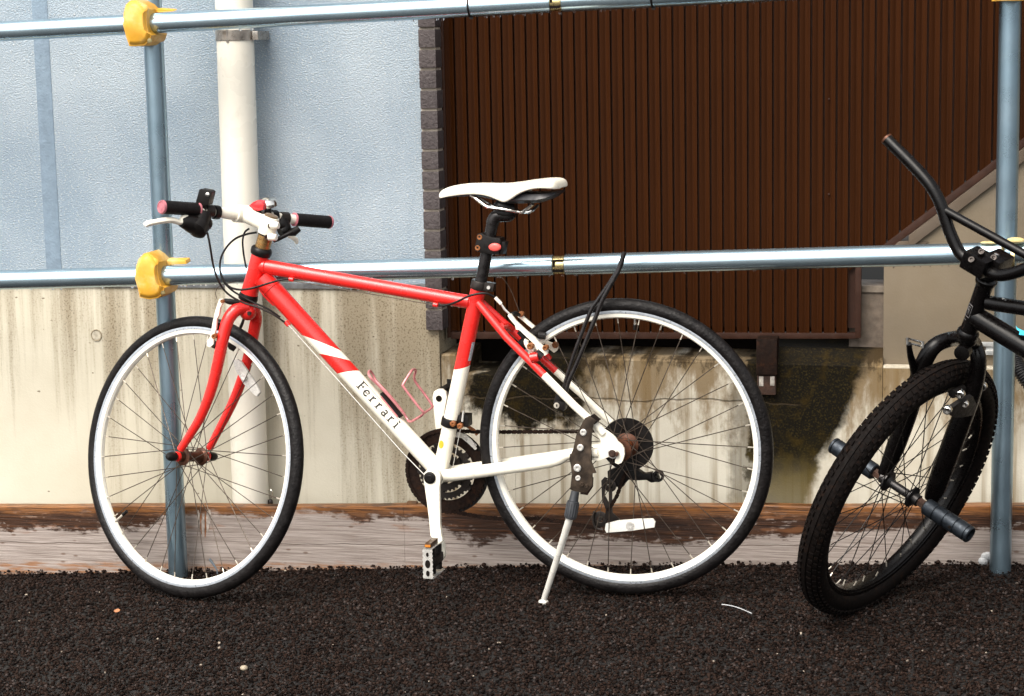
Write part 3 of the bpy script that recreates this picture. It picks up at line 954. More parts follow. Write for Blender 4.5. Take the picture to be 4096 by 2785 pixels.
# upper cover at the right-hand post (only its hem shows)
tr = V((0.8561, 0.1250, 1.3743))
cover([(tr.x + a_, .125, tr.z + b_) for a_, b_ in ((-.042, .03), (-.03, .06), (.0, .07), (.03, .055), (.043, .02), (.042, -.02), (.036, -.0405), (-.035, -.0405), (-.041, -.02))])
# worn clamp on the lower rail at the right-hand post
wc = V((0.8590, 0.1400, 0.7744))
mb = MB()
mb.lathe((wc.x - .012, RY, wc.z - .003), (1, 0, .03), [(0, PR + .0008), (0, PR + .004), (.006, PR + .0045), (.006, PR + .0008)], 30)
mb.lathe((wc.x + .012, RY, wc.z - .003), (1, 0, .03), [(0, PR + .0008), (0, PR + .004), (.008, PR + .0045), (.008, PR + .0008)], 30)
mb.tube([wc + V((-.006, -.03, .036)), wc + V((-.006, -.028, -.03))], .004, 10)
mb.lathe(wc + V((-.006, -.03, .03)), (0, 0, 1), [(0, .009), (.008, .009), (.01, .006)], 6)
cl = mb.build('pipe_clamp', MAT['zinc_gold'], rl)
mb = MB()
mb.ball(wc + V((.022, -.01, .036)), .014, 7, sx=1.5, sy=1.2, sz=.55)
mb.ball(wc + V((-.035, .0, .030)), .010, 6, sx=2.0, sy=1.0, sz=.4)
mb.build('torn_cover', simple('torn_cover', (.55, .45, .20), .35, var=.3, vs=60), cl)
# rain drops hanging under the rails
mb = MB()
for a, b, n in ((LA, LB, 58), (UA, UB, 70)):
    for i in range(n):
        x = random.uniform(-1.75, 1.0)
        q = railpt(a, b, x)
        r = random.choice((.0018, .0022, .0028, .0034))
        mb.ball(q + V((0, random.uniform(-.004, .004), -PR - r * .45)), r, 5, sz=1.1)
mb.build('rain_drops', MAT['water'], rl, kind='stuff')

# ---- small litter on the asphalt
def leaf(px, w_, h_, name, lab, cat, mat, rz):
    c = V(px)
    mb = MB()
    c.z = ground_z(c.x, c.y) + .008
    d, e = V((math.cos(rz), math.sin(rz), .1)) * w_, V((-math.sin(rz), math.cos(rz), .35)) * h_
    pts = [c - d, c - d * .4 - e, c + d * .5 - e * .8, c + d, c + d * .4 + e, c - d * .5 + e * .8]
    mb.prism(pts, (0, 0, .0012))
    o = mb.build(name, mat, bevel=.0003)
    tag(o, lab, cat)
leaf((-1.1982, -0.0963, -0.0692), .008, .006, 'dry_leaf', 'small orange-brown dry leaf on the asphalt below the front wheel', 'leaf', MAT['leaf'], .5)
c = V((-0.7309, -0.5005, -0.0566)); c.z = ground_z(c.x, c.y) + .006
mb = MB(); mb.ball(c, .0075, 7, sx=1.2, sz=.8)
o = mb.build('pebble', MAT['pebble']); tag(o, 'rounded tan pebble lying on the dark asphalt', 'pebble')
q = [V((0.2506, -0.0865, 0.0043)), V((0.2676, -0.0928, 0.0048)), V((0.2917, -0.1117, 0.0052)), V((0.3238, -0.1505, 0.0054))]
for t in q:
    t.z = ground_z(t.x, t.y) + .009
mb = MB(); mb.tube(q, .0011, 8, smooth=5)
o = mb.build('wire_scrap', MAT['white_scrap']); tag(o, 'thin pale scrap of wire on the asphalt between the two bikes', 'wire')
c = V((0.8268, 0.2468, 0.0376)); c.z = ground_z(c.x, c.y) + .012
mb = MB()
for k in range(4):
    mb.ball(c + V((random.uniform(-.01, .01), random.uniform(-.006, .006), random.uniform(-.004, .012))), random.uniform(.009, .013), 6, sx=1.1, sy=.7)
o = mb.build('plastic_scrap', MAT['white_scrap'], angle=20); tag(o, 'crumpled white plastic scrap at the foot of the blue post', 'plastic')
q = [(-1.0693, 0.1900, -0.0051), (-1.0566, 0.1800, -0.0142), (-1.0436, 0.1700, -0.0270), (-1.0410, 0.1650, -0.0361)]
mb = MB(); mb.tube(q, [.0035, .003, .002, .0015], 8, smooth=3)
o = mb.build('twisted_tie', MAT['blue_scrap']); tag(o, 'small grey-blue twisted tie standing in the grit by the board', 'tie')

# ============================================================ BICYCLES
BN = V((math.sin(R(4)), math.cos(R(4)), 0))      # towards the bike's far side
BU = V((-math.cos(R(4)), math.sin(R(4)), 0))     # bike's forward direction
UP = V((0, 0, 1))

def wheel(root, hub, axis, Ro, Ri, rim_i, tw, rw, mats, nsp=36, fl=.033, fr=.021, phase=0.0, sp_r=.001, hubprof=None, knob=False, crad=.0165):
    """axis points to the near side. mats: tyre, rim track, rim body, spoke, nipple, hub"""
    hub, axis = V(hub), V(axis).normalized()
    mb = MB()
    mb.lathe(hub, axis, hubprof, 26)
    wh = mb.build('wheel', mats[5], root)
    up = (UP - axis * UP.dot(axis)).normalized()
    sd = axis.cross(up)
    def at(r, a, t=0.0):
        return hub + r * (math.cos(a) * up + math.sin(a) * sd) + axis * t
    mb = MB()
    cr = Ro - crad
    prof = []
    for k in range(22):
        a = R(-62 + 304 * k / 21) - R(90)
        prof.append((math.cos(a + R(0)) * tw / 2, 0))
    prof = []
    m = 20
    for k in range(m):
        a = R(-140 + 280 * k / (m - 1))
        prof.append((math.sin(a) * tw / 2, cr + math.cos(a) * crad))
    mb.ring(hub, axis, prof, 144)
    mb.build('tyre', mats[0], wh, angle=60)
    if knob:
        kb = MB()
        n = 104
        rr0 = cr + crad
        kb.ring(hub, axis, [(-.0052, rr0 - .003), (-.0046, rr0 + .0022), (.0046, rr0 + .0022), (.0052, rr0 - .003)], 144)
        for k in range(n):
            for t, w_, l_, da, hh in ((.0118, .0046, .0062, .0, .0026), (-.0118, .0046, .0062, .0, .0026), (.0205, .0040, .0060, .5, .0030), (-.0205, .0040, .0060, .5, .0030), (.0258, .0030, .0052, .0, .0030), (-.0258, .0030, .0052, .0, .0030)):
                a = 2 * math.pi * (k + da) / n
                s = t / (tw / 2)
                rr = cr + math.sqrt(max(1 - s * s, 0)) * crad
                dirv = (math.cos(a) * up + math.sin(a) * sd)
                nrm = (dirv * math.sqrt(max(1 - s * s, .05)) + axis * s).normalized()
                tg = axis.cross(dirv).normalized()
                wv = nrm.cross(tg)
                kb.box(hub + dirv * rr + axis * t + nrm * .0005, wv * w_ + tg * .0012, tg * l_ * .86, nrm * hh)
        kb.build('tread_knobs', mats[0], wh, kind='stuff', smooth=False)
    mb = MB()
    h = rw / 2
    rp = [(-h, Ri + .002), (-h - .0008, Ri), (-h, Ri - .009), (-h * .93, Ri - .0095), (-h * .8, rim_i + .003), (-h * .35, rim_i), (h * .35, rim_i), (h * .8, rim_i + .003), (h * .93, Ri - .0095), (h, Ri - .009), (h + .0008, Ri), (h, Ri + .002)]
    mis = [0, 0, 1, 1, 1, 1, 1, 1, 1, 0, 0, 0]
    mb.ring(hub, axis, rp, 144, mis=mis)
    mb.build('rim', [mats[1], mats[2]], wh, angle=28)
    for i in range(nsp):
        a = 2 * math.pi * i / nsp + phase
        s = 1 if i % 2 else -1
        d = 1 if (i // 2) % 2 else -1
        p0 = at(fr, a + d * R(68), s * fl)
        p1 = at(rim_i + .001, a, s * .002)
        q = p1 + (p0 - p1).normalized() * .014
        mb = MB()
        mb.tube([p0, q], sp_r, 6)
        mb.tube([q, p1], sp_r * 1.55, 6, mi=1)
        mb.build('spoke', [mats[3], mats[4]], wh)
    return wh, at

# ------------------------------------------------------------ red and white bicycle
bk = thing('bicycle', (-.5, .03, ground_z(-.5, .03)), 'red and white city bicycle with a white saddle leaning on its kickstand', 'bicycle')
WM = [MAT['road_tyre'], MAT['rim_track'], MAT['rim_white'], MAT['spoke_steel'], MAT['nipple']]
RH = V((0.0188, -0.0013, 0.3486))
hp = [(.075, .0001), (.075, .005), (.050, .0055), (.050, .010), (.036, .012), (.034, .026), (.031, .026), (.028, .016), (.010, .0145), (.008, .0175), (.004, .0175), (.002, .0145), (-.006, .0145), (-.008, .0175), (-.012, .0175), (-.014, .015), (-.024, .017), (-.028, .028), (-.031, .028), (-.034, .020), (-.07, .010), (-.075, .0001)]
rw, rat = wheel(bk, RH, -BN, .343, .319, .2985, .0315, .024, WM + [MAT['brown_hub']], 36, .030, .025, .04, .00105, hp)
FH = V((-1.0577, 0.0740, 0.2839))
FN = V((-0.3492, -0.9187, 0.1847))
hpf = [(.078, .0001), (.078, .005), (.050, .0052), (.050, .011), (.036, .013), (.034, .022), (.031, .022), (.028, .014), (.018, .0125), (-.018, .0125), (-.028, .0145), (-.031, .022), (-.034, .022), (-.036, .013), (-.05, .011), (-.05, .005), (-.078, .005), (-.078, .0001)]
fw, fat = wheel(bk, FH, FN, .343, .319, .2985, .0315, .024, WM + [MAT['brown_hub']], 36, .033, .020, .10, .00105, hpf)
# axle caps
for s in (1, -1):
    mb = MB()
    mb.lathe(FH + FN * s * .062, FN * s, [(0, .011), (.012, .0115), (.02, .010), (.026, .006), (.027, .0002)], 18)
    mb.build('axle_cap', MAT['black_plastic'], fw)
mb = MB()
c0 = RH + BN * .034
mb.lathe(c0, BN, [(0, .012), (-.001, .061), (.0015, .062), (.003, .061), (.003, .012)], 48)
mb.build('spoke_protector', MAT['black_plastic'], rw)
for k, (t, r) in enumerate(((.040, .056), (.0445, .050), (.049, .044), (.0535, .038), (.058, .032), (.0625, .027))):
    mb = MB()
    rings = []
    for tt in (t - .001, t + .001):
        rings.append([RH + BN * tt + (r + (.002 if j % 2 else -.0022)) * (math.cos(math.pi * j / 24) * UP + math.sin(math.pi * j / 24) * BU) for j in range(48)])
    mb.loft(rings, True)
    mb.build('sprocket', MAT['rust'], rw, smooth=False)
for k in range(4):
    mb = MB()
    t = -.022 + .0105 * k
    mb.ring(RH + BN * t, BN, [(-.0018, .0140), (.0018, .0140), (.0018, .0212 - .001 * k), (-.0018, .0212 - .001 * k)], 26)
    mb.build('hub_ring', MAT['copper'], rw)
# valves
mb = MB()
mb.tube([(0.0484, -0.0034, 0.6513), (0.0481, -0.0034, 0.6316)], .0032, 10); mb.tube([(0.0477, -0.0033, 0.6316), (0.0471, -0.0033, 0.6204)], .0042, 10, mi=1)
mb.build('valve', [MAT['chrome'], MAT['black_plastic']], rw)
va = math.atan2(-1, 0)
mb = MB()
p0, p1 = V((-1.2736, 0.0891, 0.1105)), V((-1.2406, 0.0868, 0.1383))
mb.tube([p0, p0 + (p1 - p0) * .7], .003, 10); mb.tube([p0 + (p1 - p0) * .65, p1], .0042, 10, mi=1)
mb.build('valve', [MAT['nipple'], MAT['black_plastic']], fw)
# spoke reflectors
mb = MB()
mb.prism([(-0.0240, -0.0104, 0.1708), (0.0035, -0.0123, 0.1789), (0.0502, -0.0155, 0.1852), (0.0859, -0.0180, 0.1877), (0.0918, -0.0184, 0.1800), (0.0897, -0.0183, 0.1679), (0.0366, -0.0146, 0.1572), (-0.0229, -0.0104, 0.1494), (-0.0262, -0.0102, 0.1573)], BN * .009)
ro_ = mb.build('reflector', MAT['reflector'], rw, bevel=.0015)
mb = MB(); mb.lathe((0.0334, -0.0144, 0.1691), -BN, [(-.001, .0105), (.001, .0105), (.0016, .006), (.001, .003), (.001, .0002)], 20)
mb.build('reflector_clip', MAT['silver'], rw)
nf = FN
def onf(p):
    p = V(p); return p
mb = MB()
mb.prism([(-0.9475, 0.0863, 0.5222), (-0.9367, 0.0855, 0.5245), (-0.9262, 0.0848, 0.5177), (-0.9081, 0.0835, 0.4916), (-0.8889, 0.0822, 0.4645), (-0.8801, 0.0816, 0.4447), (-0.8891, 0.0822, 0.4343), (-0.8995, 0.0830, 0.4410), (-0.9221, 0.0845, 0.4645), (-0.9422, 0.0859, 0.4982)], -FN * .008)
mb.build('reflector', MAT['clear_reflector'], fw, bevel=.0012)
mb = MB(); mb.lathe((-0.9180, 0.0822, 0.4811), FN, [(0, .0085), (.003, .0085), (.0035, .004), (.002, .0002)], 18)
mb.build('reflector_clip', MAT['silver'], fw)

# ---- frame
BB = V((-0.4240, 0.0297, 0.2675))
HT, HB = V((-0.8571, 0.0599, 0.7804)), V((-0.8906, 0.0623, 0.6835))
hax = (HT - HB).normalized()
ST = V((-0.3187, 0.0223, 0.7091))
sax = (ST - BB).normalized()
fr = MB()
fr.lathe(HB, hax, [(0, .0205), (.004, .0208), ((HT - HB).length * .5, .0198), ((HT - HB).length - .004, .0208), ((HT - HB).length, .0205)], 28)
frame = fr.build('head_tube', MAT['red_paint'], bk)
TT0, TT1 = V((-0.8586, 0.0600, 0.7541)), V((-0.3212, 0.0225, 0.6733))
mb = MB()
mb.tube([TT0, TT0.lerp(TT1, .1), TT0.lerp(TT1, .5), TT0.lerp(TT1, .95), TT1], [.0180, .0172, .0160, .0158, .0150], 24)
for q in ((-0.7747, 0.0371, 0.7247), (-0.4196, 0.0133, 0.6705)):
    q = V(q); mb.lathe(q - (TT1 - TT0).normalized() * .006, TT1 - TT0, [(0, .003), (.001, .0055), (.011, .0055), (.0125, .003)], 12)
mb.build('top_tube', MAT['red_paint'], bk)
# weld beads
mb = MB()
for o_, ax_, r_ in ((TT0.lerp(TT1, .028), TT1 - TT0, .0186),):
    mb.ring(o_, ax_, [(-.003, r_ - .003), (0, r_ + .0012), (.003, r_ - .003)], 30)
mb.build('weld_bead', MAT['red_paint'], bk)
for o_, ax_, r_ in ((TT1.lerp(TT0, .035), TT1 - TT0, .0168), (V((-0.8538, 0.0597, 0.7238)).lerp(V((-0.4262, 0.0298, 0.2739)), .055), V((-0.4262, 0.0298, 0.2739)) - V((-0.8538, 0.0597, 0.7238)), .0245)):
    mb = MB()
    mb.ring(o_, ax_, [(-.003, r_ - .003), (0, r_ + .0010), (.003, r_ - .003)], 30)
    mb.build('weld_bead', MAT['red_paint'], bk)
# down tube with slanted colour bands
D0, D1 = V((-0.8538, 0.0597, 0.7238)), V((-0.4262, 0.0298, 0.2739))
dax = (D1 - D0).normalized()
dq = dax.cross(BN)
if dq.z < 0:
    dq = -dq
camdir = (V(cam.location) - (D0 + D1) / 2); camdir = (camdir - dax * camdir.dot(dax)).normalized()
dv = dax.cross(camdir)
if dv.z < 0:
    dv = -dv                       # across the tube as seen from its left side
DL = (D1 - D0).length
def drad(s):
    return .0238 - .0038 * s / DL
def s_of(p):
    return (V(p) - D0).dot(dax)
bands = []
for lo_, hi_ in (((-0.7625, 0.0533, 0.5847), (-0.6595, 0.0461, 0.5547)), ((-0.7204, 0.0504, 0.5413), (-0.6376, 0.0446, 0.5322)), ((-0.6745, 0.0472, 0.4951), (-0.6165, 0.0431, 0.5093))):
    bands.append(((s_of(lo_) + s_of(hi_)) / 2, (s_of(hi_) - s_of(lo_)) / 2))
n = 32
def dring(s, sl):
    out = []
    for k in range(n):
        a = 2 * math.pi * k / n
        c_, s_ = math.cos(a), math.sin(a)
        ss = s + sl * s_
        out.append(D0 + dax * ss + drad(ss) * (c_ * camdir + s_ * dv))
    return out
rings = [dring(0, 0), dring(.05, 0), dring(bands[0][0], bands[0][1]), dring(bands[1][0], bands[1][1]), dring(bands[2][0], bands[2][1]), dring(DL * .7, 0), dring(DL, 0)]
mb = MB()
mb.loft(rings, True, mis=[0, 0, 1, 0, 1, 1])
q = V((-0.7881, 0.0351, 0.6197)); mb.lathe(q - dax * .007, dax, [(0, .003), (.001, .006), (.013, .006), (.0145, .003)], 12)
dt = mb.build('down_tube', [MAT['red_paint'], MAT['white_paint']], bk)
# gusset under the head tube joint
mb = MB()
mb.tube([(-0.8588, 0.0540, 0.6986), (-0.8463, 0.0532, 0.6844), (-0.8249, 0.0517, 0.6606)], [.004, .006, .003], 10)
mb.build('gusset', MAT['red_paint'], bk)
# lettering on the down tube: slab-serif strokes wrapped on the tube
def stroke_letters():
    W = .115                        # stroke width, cap height = 1
    def rect(x0, y0, x1, y1): return [(x0, y0), (x1, y0), (x1, y1), (x0, y1)]
    def arc(cx, cy, rx, ry, a0, a1, w=.12, n=7):
        return [('arc', cx, cy, rx, ry, a0, a1, w, n)]
    L = {}
    L['F'] = [rect(.16, .06, .30, .97), rect(.02, 0, .44, .07), rect(.02, .92, .30, 1.0), rect(.30, .90, .78, 1.0), rect(.30, .46, .58, .55), rect(.54, .38, .62, .64)]
    L['e'] = arc(.32, .33, .27, .30, 20, 330, .12) + [rect(.10, .30, .58, .38)]
    L['r'] = [rect(.14, .05, .27, .64), rect(.02, 0, .40, .06), rect(.02, .58, .20, .66)] + arc(.44, .40, .19, .24, 60, 170, .11)
    L['a'] = arc(.28, .18, .19, .17, 0, 360, .11) + [rect(.42, .04, .54, .50), rect(.48, 0, .64, .07)] + arc(.31, .46, .20, .18, 0, 150, .11)
    L['i'] = [rect(.14, .05, .27, .64), rect(.02, 0, .40, .06), rect(.02, .58, .20, .66), rect(.12, .76, .28, .92)]
    return L
LT = stroke_letters()
CAP = .0228
s0 = s_of((-0.6169, 0.0431, 0.4674)) - .006
s1 = s_of((-0.5307, 0.0371, 0.3755))
step = (s1 - s0) / 6.25
mb = MB()
def onto(s, h):
    r = drad(s) + .0005
    a = h / r
    return D0 + dax * s + r * (math.cos(a) * camdir + math.sin(a) * dv)
def poly_on(pts):
    # split tall quads so that they follow the curved wall of the tube
    (x0, y0), (x1, _), (_, y1) = pts[0], pts[1], pts[2]
    x0, x1 = x0 - .022, x1 + .022           # heavy printed strokes
    y0, y1 = y0 - .008, y1 + .008
    m = max(1, int((y1 - y0) / .12))
    for j in range(m):
        a, b = y0 + (y1 - y0) * j / m, y0 + (y1 - y0) * (j + 1) / m
        yield [(x0, a), (x1, a), (x1, b), (x0, b)]
hc = -.0092
for i, ch_ in enumerate('Ferrari'):
    base = s0 + step * i
    for sh in LT[ch_]:
        if sh[0] == 'arc':
            _, cx_, cy_, rx_, ry_, a0, a1, w_, n_ = sh
            n_ = 12
            w_ += .045
            for k in range(n_):
                t0, t1 = R(a0 + (a1 - a0) * k / n_), R(a0 + (a1 - a0) * (k + 1) / n_)
                quad = [(cx_ + (rx_ + s * w_ / 2) * math.cos(t), cy_ + (ry_ + s * w_ / 2) * math.sin(t)) for t, s in ((t0, -1), (t0, 1), (t1, 1), (t1, -1))]
                mb.add([onto(base + x * CAP, hc + y * CAP) for x, y in quad], [(0, 1, 2, 3)])
        else:
            for quad in poly_on(sh):
                mb.add([onto(base + x * CAP, hc + y * CAP) for x, y in quad], [(0, 1, 2, 3)])
xa, xb = s0 + .5 * CAP, s0 + step * 6.2
m = 10
for k in range(m):
    a, b = xa + (xb - xa) * k / m, xa + (xb - xa) * (k + 1) / m
    mb.add([onto(a, hc + .945 * CAP), onto(b, hc + .945 * CAP), onto(b, hc + .99 * CAP), onto(a, hc + .99 * CAP)], [(0, 1, 2, 3)])
mb.build('lettering', MAT['ink'], dt, smooth=False)
# seat tube
mb = MB()
SL = (ST - BB).length
sb = ((V((-0.3799, 0.0266, 0.5189)) - BB).dot(sax) + (V((-0.3433, 0.0240, 0.5291)) - BB).dot(sax)) / 2
slant = ((V((-0.3433, 0.0240, 0.5291)) - BB).dot(sax) - (V((-0.3799, 0.0266, 0.5189)) - BB).dot(sax)) / 2
cd2 = camdir - sax * camdir.dot(sax); cd2.normalize()
sv = sax.cross(cd2)
if sv.x < 0:
    sv = -sv
def sring(s, sl_=0, r=.0178):
    return [BB + sax * (s + sl_ * math.sin(2 * math.pi * k / 28)) + r * (math.cos(2 * math.pi * k / 28) * cd2 + math.sin(2 * math.pi * k / 28) * sv) for k in range(28)]
mb.loft([sring(0), sring(.1), sring(sb, slant), sring(SL - .01), sring(SL)], True, mis=[1, 1, 0, 0])
stube = mb.build('seat_tube', [MAT['red_paint'], MAT['white_paint']], bk)
mb = MB()                                   # stickers wrapped on the seat tube
def on_seat(s, a, r=.0183):
    return BB + sax * s + r * (math.cos(a) * cd2 + math.sin(a) * sv)
sA, sB = (V((-0.3484, 0.0244, 0.5419)) - BB).dot(sax), (V((-0.3353, 0.0234, 0.5848)) - BB).dot(sax)
for k in range(4):
    a0, a1 = R(38 + 9 * k), R(38 + 9 * (k + 1))
    mb.add([on_seat(sA, a0), on_seat(sA, a1), on_seat(sB, a1), on_seat(sB, a0)], [(0, 1, 2, 3)])
mb.build('label_sticker', MAT['grey_sticker'], stube, smooth=False)
mb = MB()
sC = (V((-0.4225, 0.0295, 0.3443)) - BB).dot(sax)
m_ = 10
for k in range(m_):
    u0, u1 = -1 + 2 * k / m_, -1 + 2 * (k + 1) / m_
    h0, h1 = .0098 * math.sqrt(max(1 - u0 * u0, 0)), .0098 * math.sqrt(max(1 - u1 * u1, 0))
    a0, a1 = R(-36) + .42 * u0, R(-36) + .42 * u1
    mb.add([on_seat(sC - h0, a0, .0184), on_seat(sC - h1, a1, .0184), on_seat(sC + h1, a1, .0184), on_seat(sC + h0, a0, .0184)], [(0, 1, 2, 3)])
mb.build('round_sticker', MAT['orange_sticker'], stube, smooth=False)
# bottom bracket shell
mb = MB()
mb.lathe(BB - BN * .036, BN, [(0, .0215), (.072, .0215)], 30)
mb.lathe(BB - BN * .046, BN, [(0, .012), (.0, .0185), (.009, .0195), (.01, .012)], 26, mi=1)
mb.build('bottom_bracket', [MAT['white_paint'], MAT['dark_steel']], bk)
# seat stays and chain stays
DRn = V((-0.0152, -0.0631, 0.3611)); 
def stay(path, rad, split, name):
    P = [V(p) for p in path]
    mb = MB()
    if split is None:
        mb.tube(P, rad, 18, smooth=5)
        return mb.build(name, [MAT['white_paint']], bk)
    red, white = P[:split + 1], P[split:]
    mb.tube(red, [rad[0], rad[0]] if len(red) == 2 else rad[0], 18, mi=0)
    mb.tube(white, [rad[0]] + [rad[1]] * (len(white) - 1), 18, mi=1)
    return mb.build(name, [MAT['red_paint'], MAT['white_paint']], bk)
stay([(-0.3167, 0.0061, 0.6771), (-0.2460, -0.0169, 0.6013), (-0.1557, -0.0412, 0.5198), (-0.0860, -0.0521, 0.4541), (-0.0334, -0.0598, 0.4094), (-0.0152, -0.0631, 0.3916)], (.0092, .0088), 2, 'seat_stay')
stay([(-0.3157, 0.0381, 0.6724), (-0.2583, 0.0521, 0.6167), (-0.1489, 0.0645, 0.5119), (-0.0883, 0.0643, 0.4577), (-0.0215, 0.0637, 0.3938)], (.0092, .0088), 2, 'seat_stay')
stay([(-0.4150, 0.0070, 0.2670), (-0.3163, -0.0120, 0.2860), (-0.1451, -0.0420, 0.3204), (-0.0994, -0.0532, 0.3401), (-0.0291, -0.0621, 0.3481)], [.0150, .0150, .0145, .0125, .0105], None, 'chain_stay')
stay([(-0.4246, 0.0517, 0.2655), (-0.3327, 0.0573, 0.2813), (-0.1663, 0.0638, 0.3080), (-0.0323, 0.0664, 0.3372)], [.013, .013, .0125, .0095], None, 'chain_stay')
mb = MB()
mb.tube([(-0.2600, -0.0099, 0.6257), (-0.2532, 0.0177, 0.6218), (-0.2478, 0.0514, 0.6105)], .0075, 14)
mb.build('brake_bridge', MAT['red_paint'], bk)
mb = MB()
mb.prism([(-0.0398, -0.0634, 0.4145), (-0.0241, -0.0645, 0.4085), (0.0020, -0.0663, 0.3916), (0.0101, -0.0669, 0.3847), (0.0155, -0.0672, 0.3758), (0.0246, -0.0679, 0.3690), (0.0301, -0.0683, 0.3600), (0.0312, -0.0683, 0.3470), (0.0282, -0.0681, 0.3355), (0.0241, -0.0678, 0.3271), (0.0159, -0.0673, 0.3232), (0.0087, -0.0668, 0.3265), (0.0095, -0.0668, 0.3337), (0.0145, -0.0672, 0.3437), (0.0097, -0.0668, 0.3534), (0.0015, -0.0663, 0.3540), (-0.0013, -0.0661, 0.3408), (-0.0152, -0.0651, 0.3353), (-0.0284, -0.0642, 0.3296), (-0.0449, -0.0630, 0.3302), (-0.0479, -0.0628, 0.3504), (-0.0313, -0.0640, 0.3570), (-0.0230, -0.0646, 0.3651), (-0.0245, -0.0644, 0.3769), (-0.0342, -0.0638, 0.3919), (-0.0439, -0.0631, 0.4046)], BN * .008)
mb.build('dropout', MAT['white_paint'], bk, bevel=.0012)
mb = MB()
mb.lathe((0.0056, -0.0676, 0.3495), -BN, [(-.004, .0125), (.003, .0125), (.0035, .0095), (.009, .009), (.009, .0055), (.013, .0052), (.013, .0002)], 18, mis=[0, 0, 0, 1, 1, 1])
mb.build('axle_nut', [MAT['silver'], MAT['rust']], bk)

# ---- fork
mb = MB()
CR = V((-0.8952, 0.0626, 0.6485))
mb.tube([HB - hax * .012, HB - hax * .030, CR], [.0175, .0175, .0185], 22)
mb.ball(CR + V((0, 0, -.006)), .0205, 10)
nearL = [CR + V((.0, -.004, .006)), (-0.9149, 0.0419, 0.6511), (-0.9319, 0.0291, 0.6302), (-0.9429, 0.0228, 0.5937), (-0.9492, 0.0203, 0.5661), (-0.9639, 0.0193, 0.5090), (-0.9839, 0.0197, 0.4488), (-1.0106, 0.0216, 0.3928), (-1.0401, 0.0246, 0.3488), (-1.0678, 0.0276, 0.3106)]
mb.tube(nearL, [.0165, .0160, .0150, .0146, .0142, .0136, .0126, .0114, .0102, .0092], 20, smooth=5)
farL = [CR + V((.0, .004, .004)), (-0.8880, 0.0821, 0.6432), (-0.8884, 0.0982, 0.6208), (-0.8956, 0.1047, 0.5963), (-0.9100, 0.1097, 0.5452), (-0.9266, 0.1119, 0.4941), (-0.9476, 0.1144, 0.4426), (-0.9756, 0.1163, 0.3882), (-1.0029, 0.1172, 0.3414), (-1.0300, 0.1181, 0.2943)]
mb.tube(farL, [.0165, .0158, .0148, .0144, .0138, .0132, .0124, .0112, .0100, .0090], 20, smooth=5)
for s in (1, -1):
    c = FH + FN * s * .053
    mb.lathe(c, FN * s, [(-.003, .012), (.003, .012)], 16)
fork = mb.build('fork', MAT['red_paint'], bk)
mb = MB(); mb.lathe((-0.8858, 0.0449, 0.6417), -BN, [(-.004, .005), (.002, .005), (.002, .0002)], 12)
mb.build('fork_bolt', MAT['dark_steel'], fork)
# ---- headset and stem
mb = MB()
mb.lathe(HB, hax, [(-.014, .0165), (-.013, .0225), (-.008, .0238), (-.003, .0232), (.003, .0215), (.003, .02)], 28)
mb.build('headset_cup', MAT['black_plastic'], bk)
mb = MB()
mb.lathe(HT, hax, [(-.002, .0200), (-.001, .0235), (.006, .0255), (.013, .0255), (.016, .0235), (.018, .0215), (.0185, .017)], 28)
mb.build('headset_cup', MAT['black_plastic'], bk)
mb = MB()
mb.lathe(HT, hax, [(.018, .0180), (.027, .0182), (.0275, .0172), (.0283, .0172), (.029, .0182), (.0385, .0182), (.039, .0172), (.0395, .0182), (.0485, .0182)], 28)
mb.build('headset_spacer', MAT['gold'], bk)
mb = MB()
mb.lathe(HT, hax, [(.0487, .0192), (.052, .0192), (.0522, .017)], 28)
mb.build('spacer_ring', MAT['black_plastic'], bk)
S0 = HT + hax * .052
S1 = HT + hax * .098
boff = lambda x: .03 + .21 * (x - 1085) / 762
BC = V((-0.9074, 0.0875, 0.8747))            # bar centre
mb = MB()
mb.lathe(HT, hax, [(.0525, .0205), (.056, .0212), (.090, .0212), (.095, .0195), (.096, .012)], 28)
SM = HT + hax * .074
mb.tube([SM, SM.lerp(BC, .5), SM.lerp(BC, .95)], [.0195, .0178, .0185], 20)
for q in ((-0.8152, 0.0450, 0.8515), (-0.8220, 0.0454, 0.8235)):
    q = V(q); mb.lathe(q - BU * .012 - BN * .004, -BU, [(-.018, .0085), (0, .0085), (.002, .007)], 14)
    mb.lathe(q, -BN, [(-.012, .0095), (.003, .0095), (.0045, .007), (.0045, .0002)], 14)
bar_dir = (V((-0.7568, 0.2943, 0.8360)) - V((-1.0325, -0.1062, 0.9074))).normalized()
mb.lathe(BC - bar_dir * .024, bar_dir, [(0, .017), (.001, .0215), (.047, .0215), (.048, .017)], 24)
stem = mb.build('stem', MAT['white_paint'], bk)
mb = MB()
mb.lathe(HT, hax, [(.096, .0165), (.099, .0165), (.1005, .013), (.1005, .0002)], 22)
mb.build('stem_cap', simple('cap_bronze', (.22, .15, .09), .4, .5), stem)
for q in ((-0.8221, 0.0435, 0.8504), (-0.8322, 0.0442, 0.8241)):
    mb = MB(); mb.lathe(V(q) - BN * .006, -BN, [(-.004, .0058), (.001, .0058), (.001, .0034), (-.002, .0032), (-.002, .0002)], 12)
    mb.build('stem_bolt', MAT['rust'], stem)
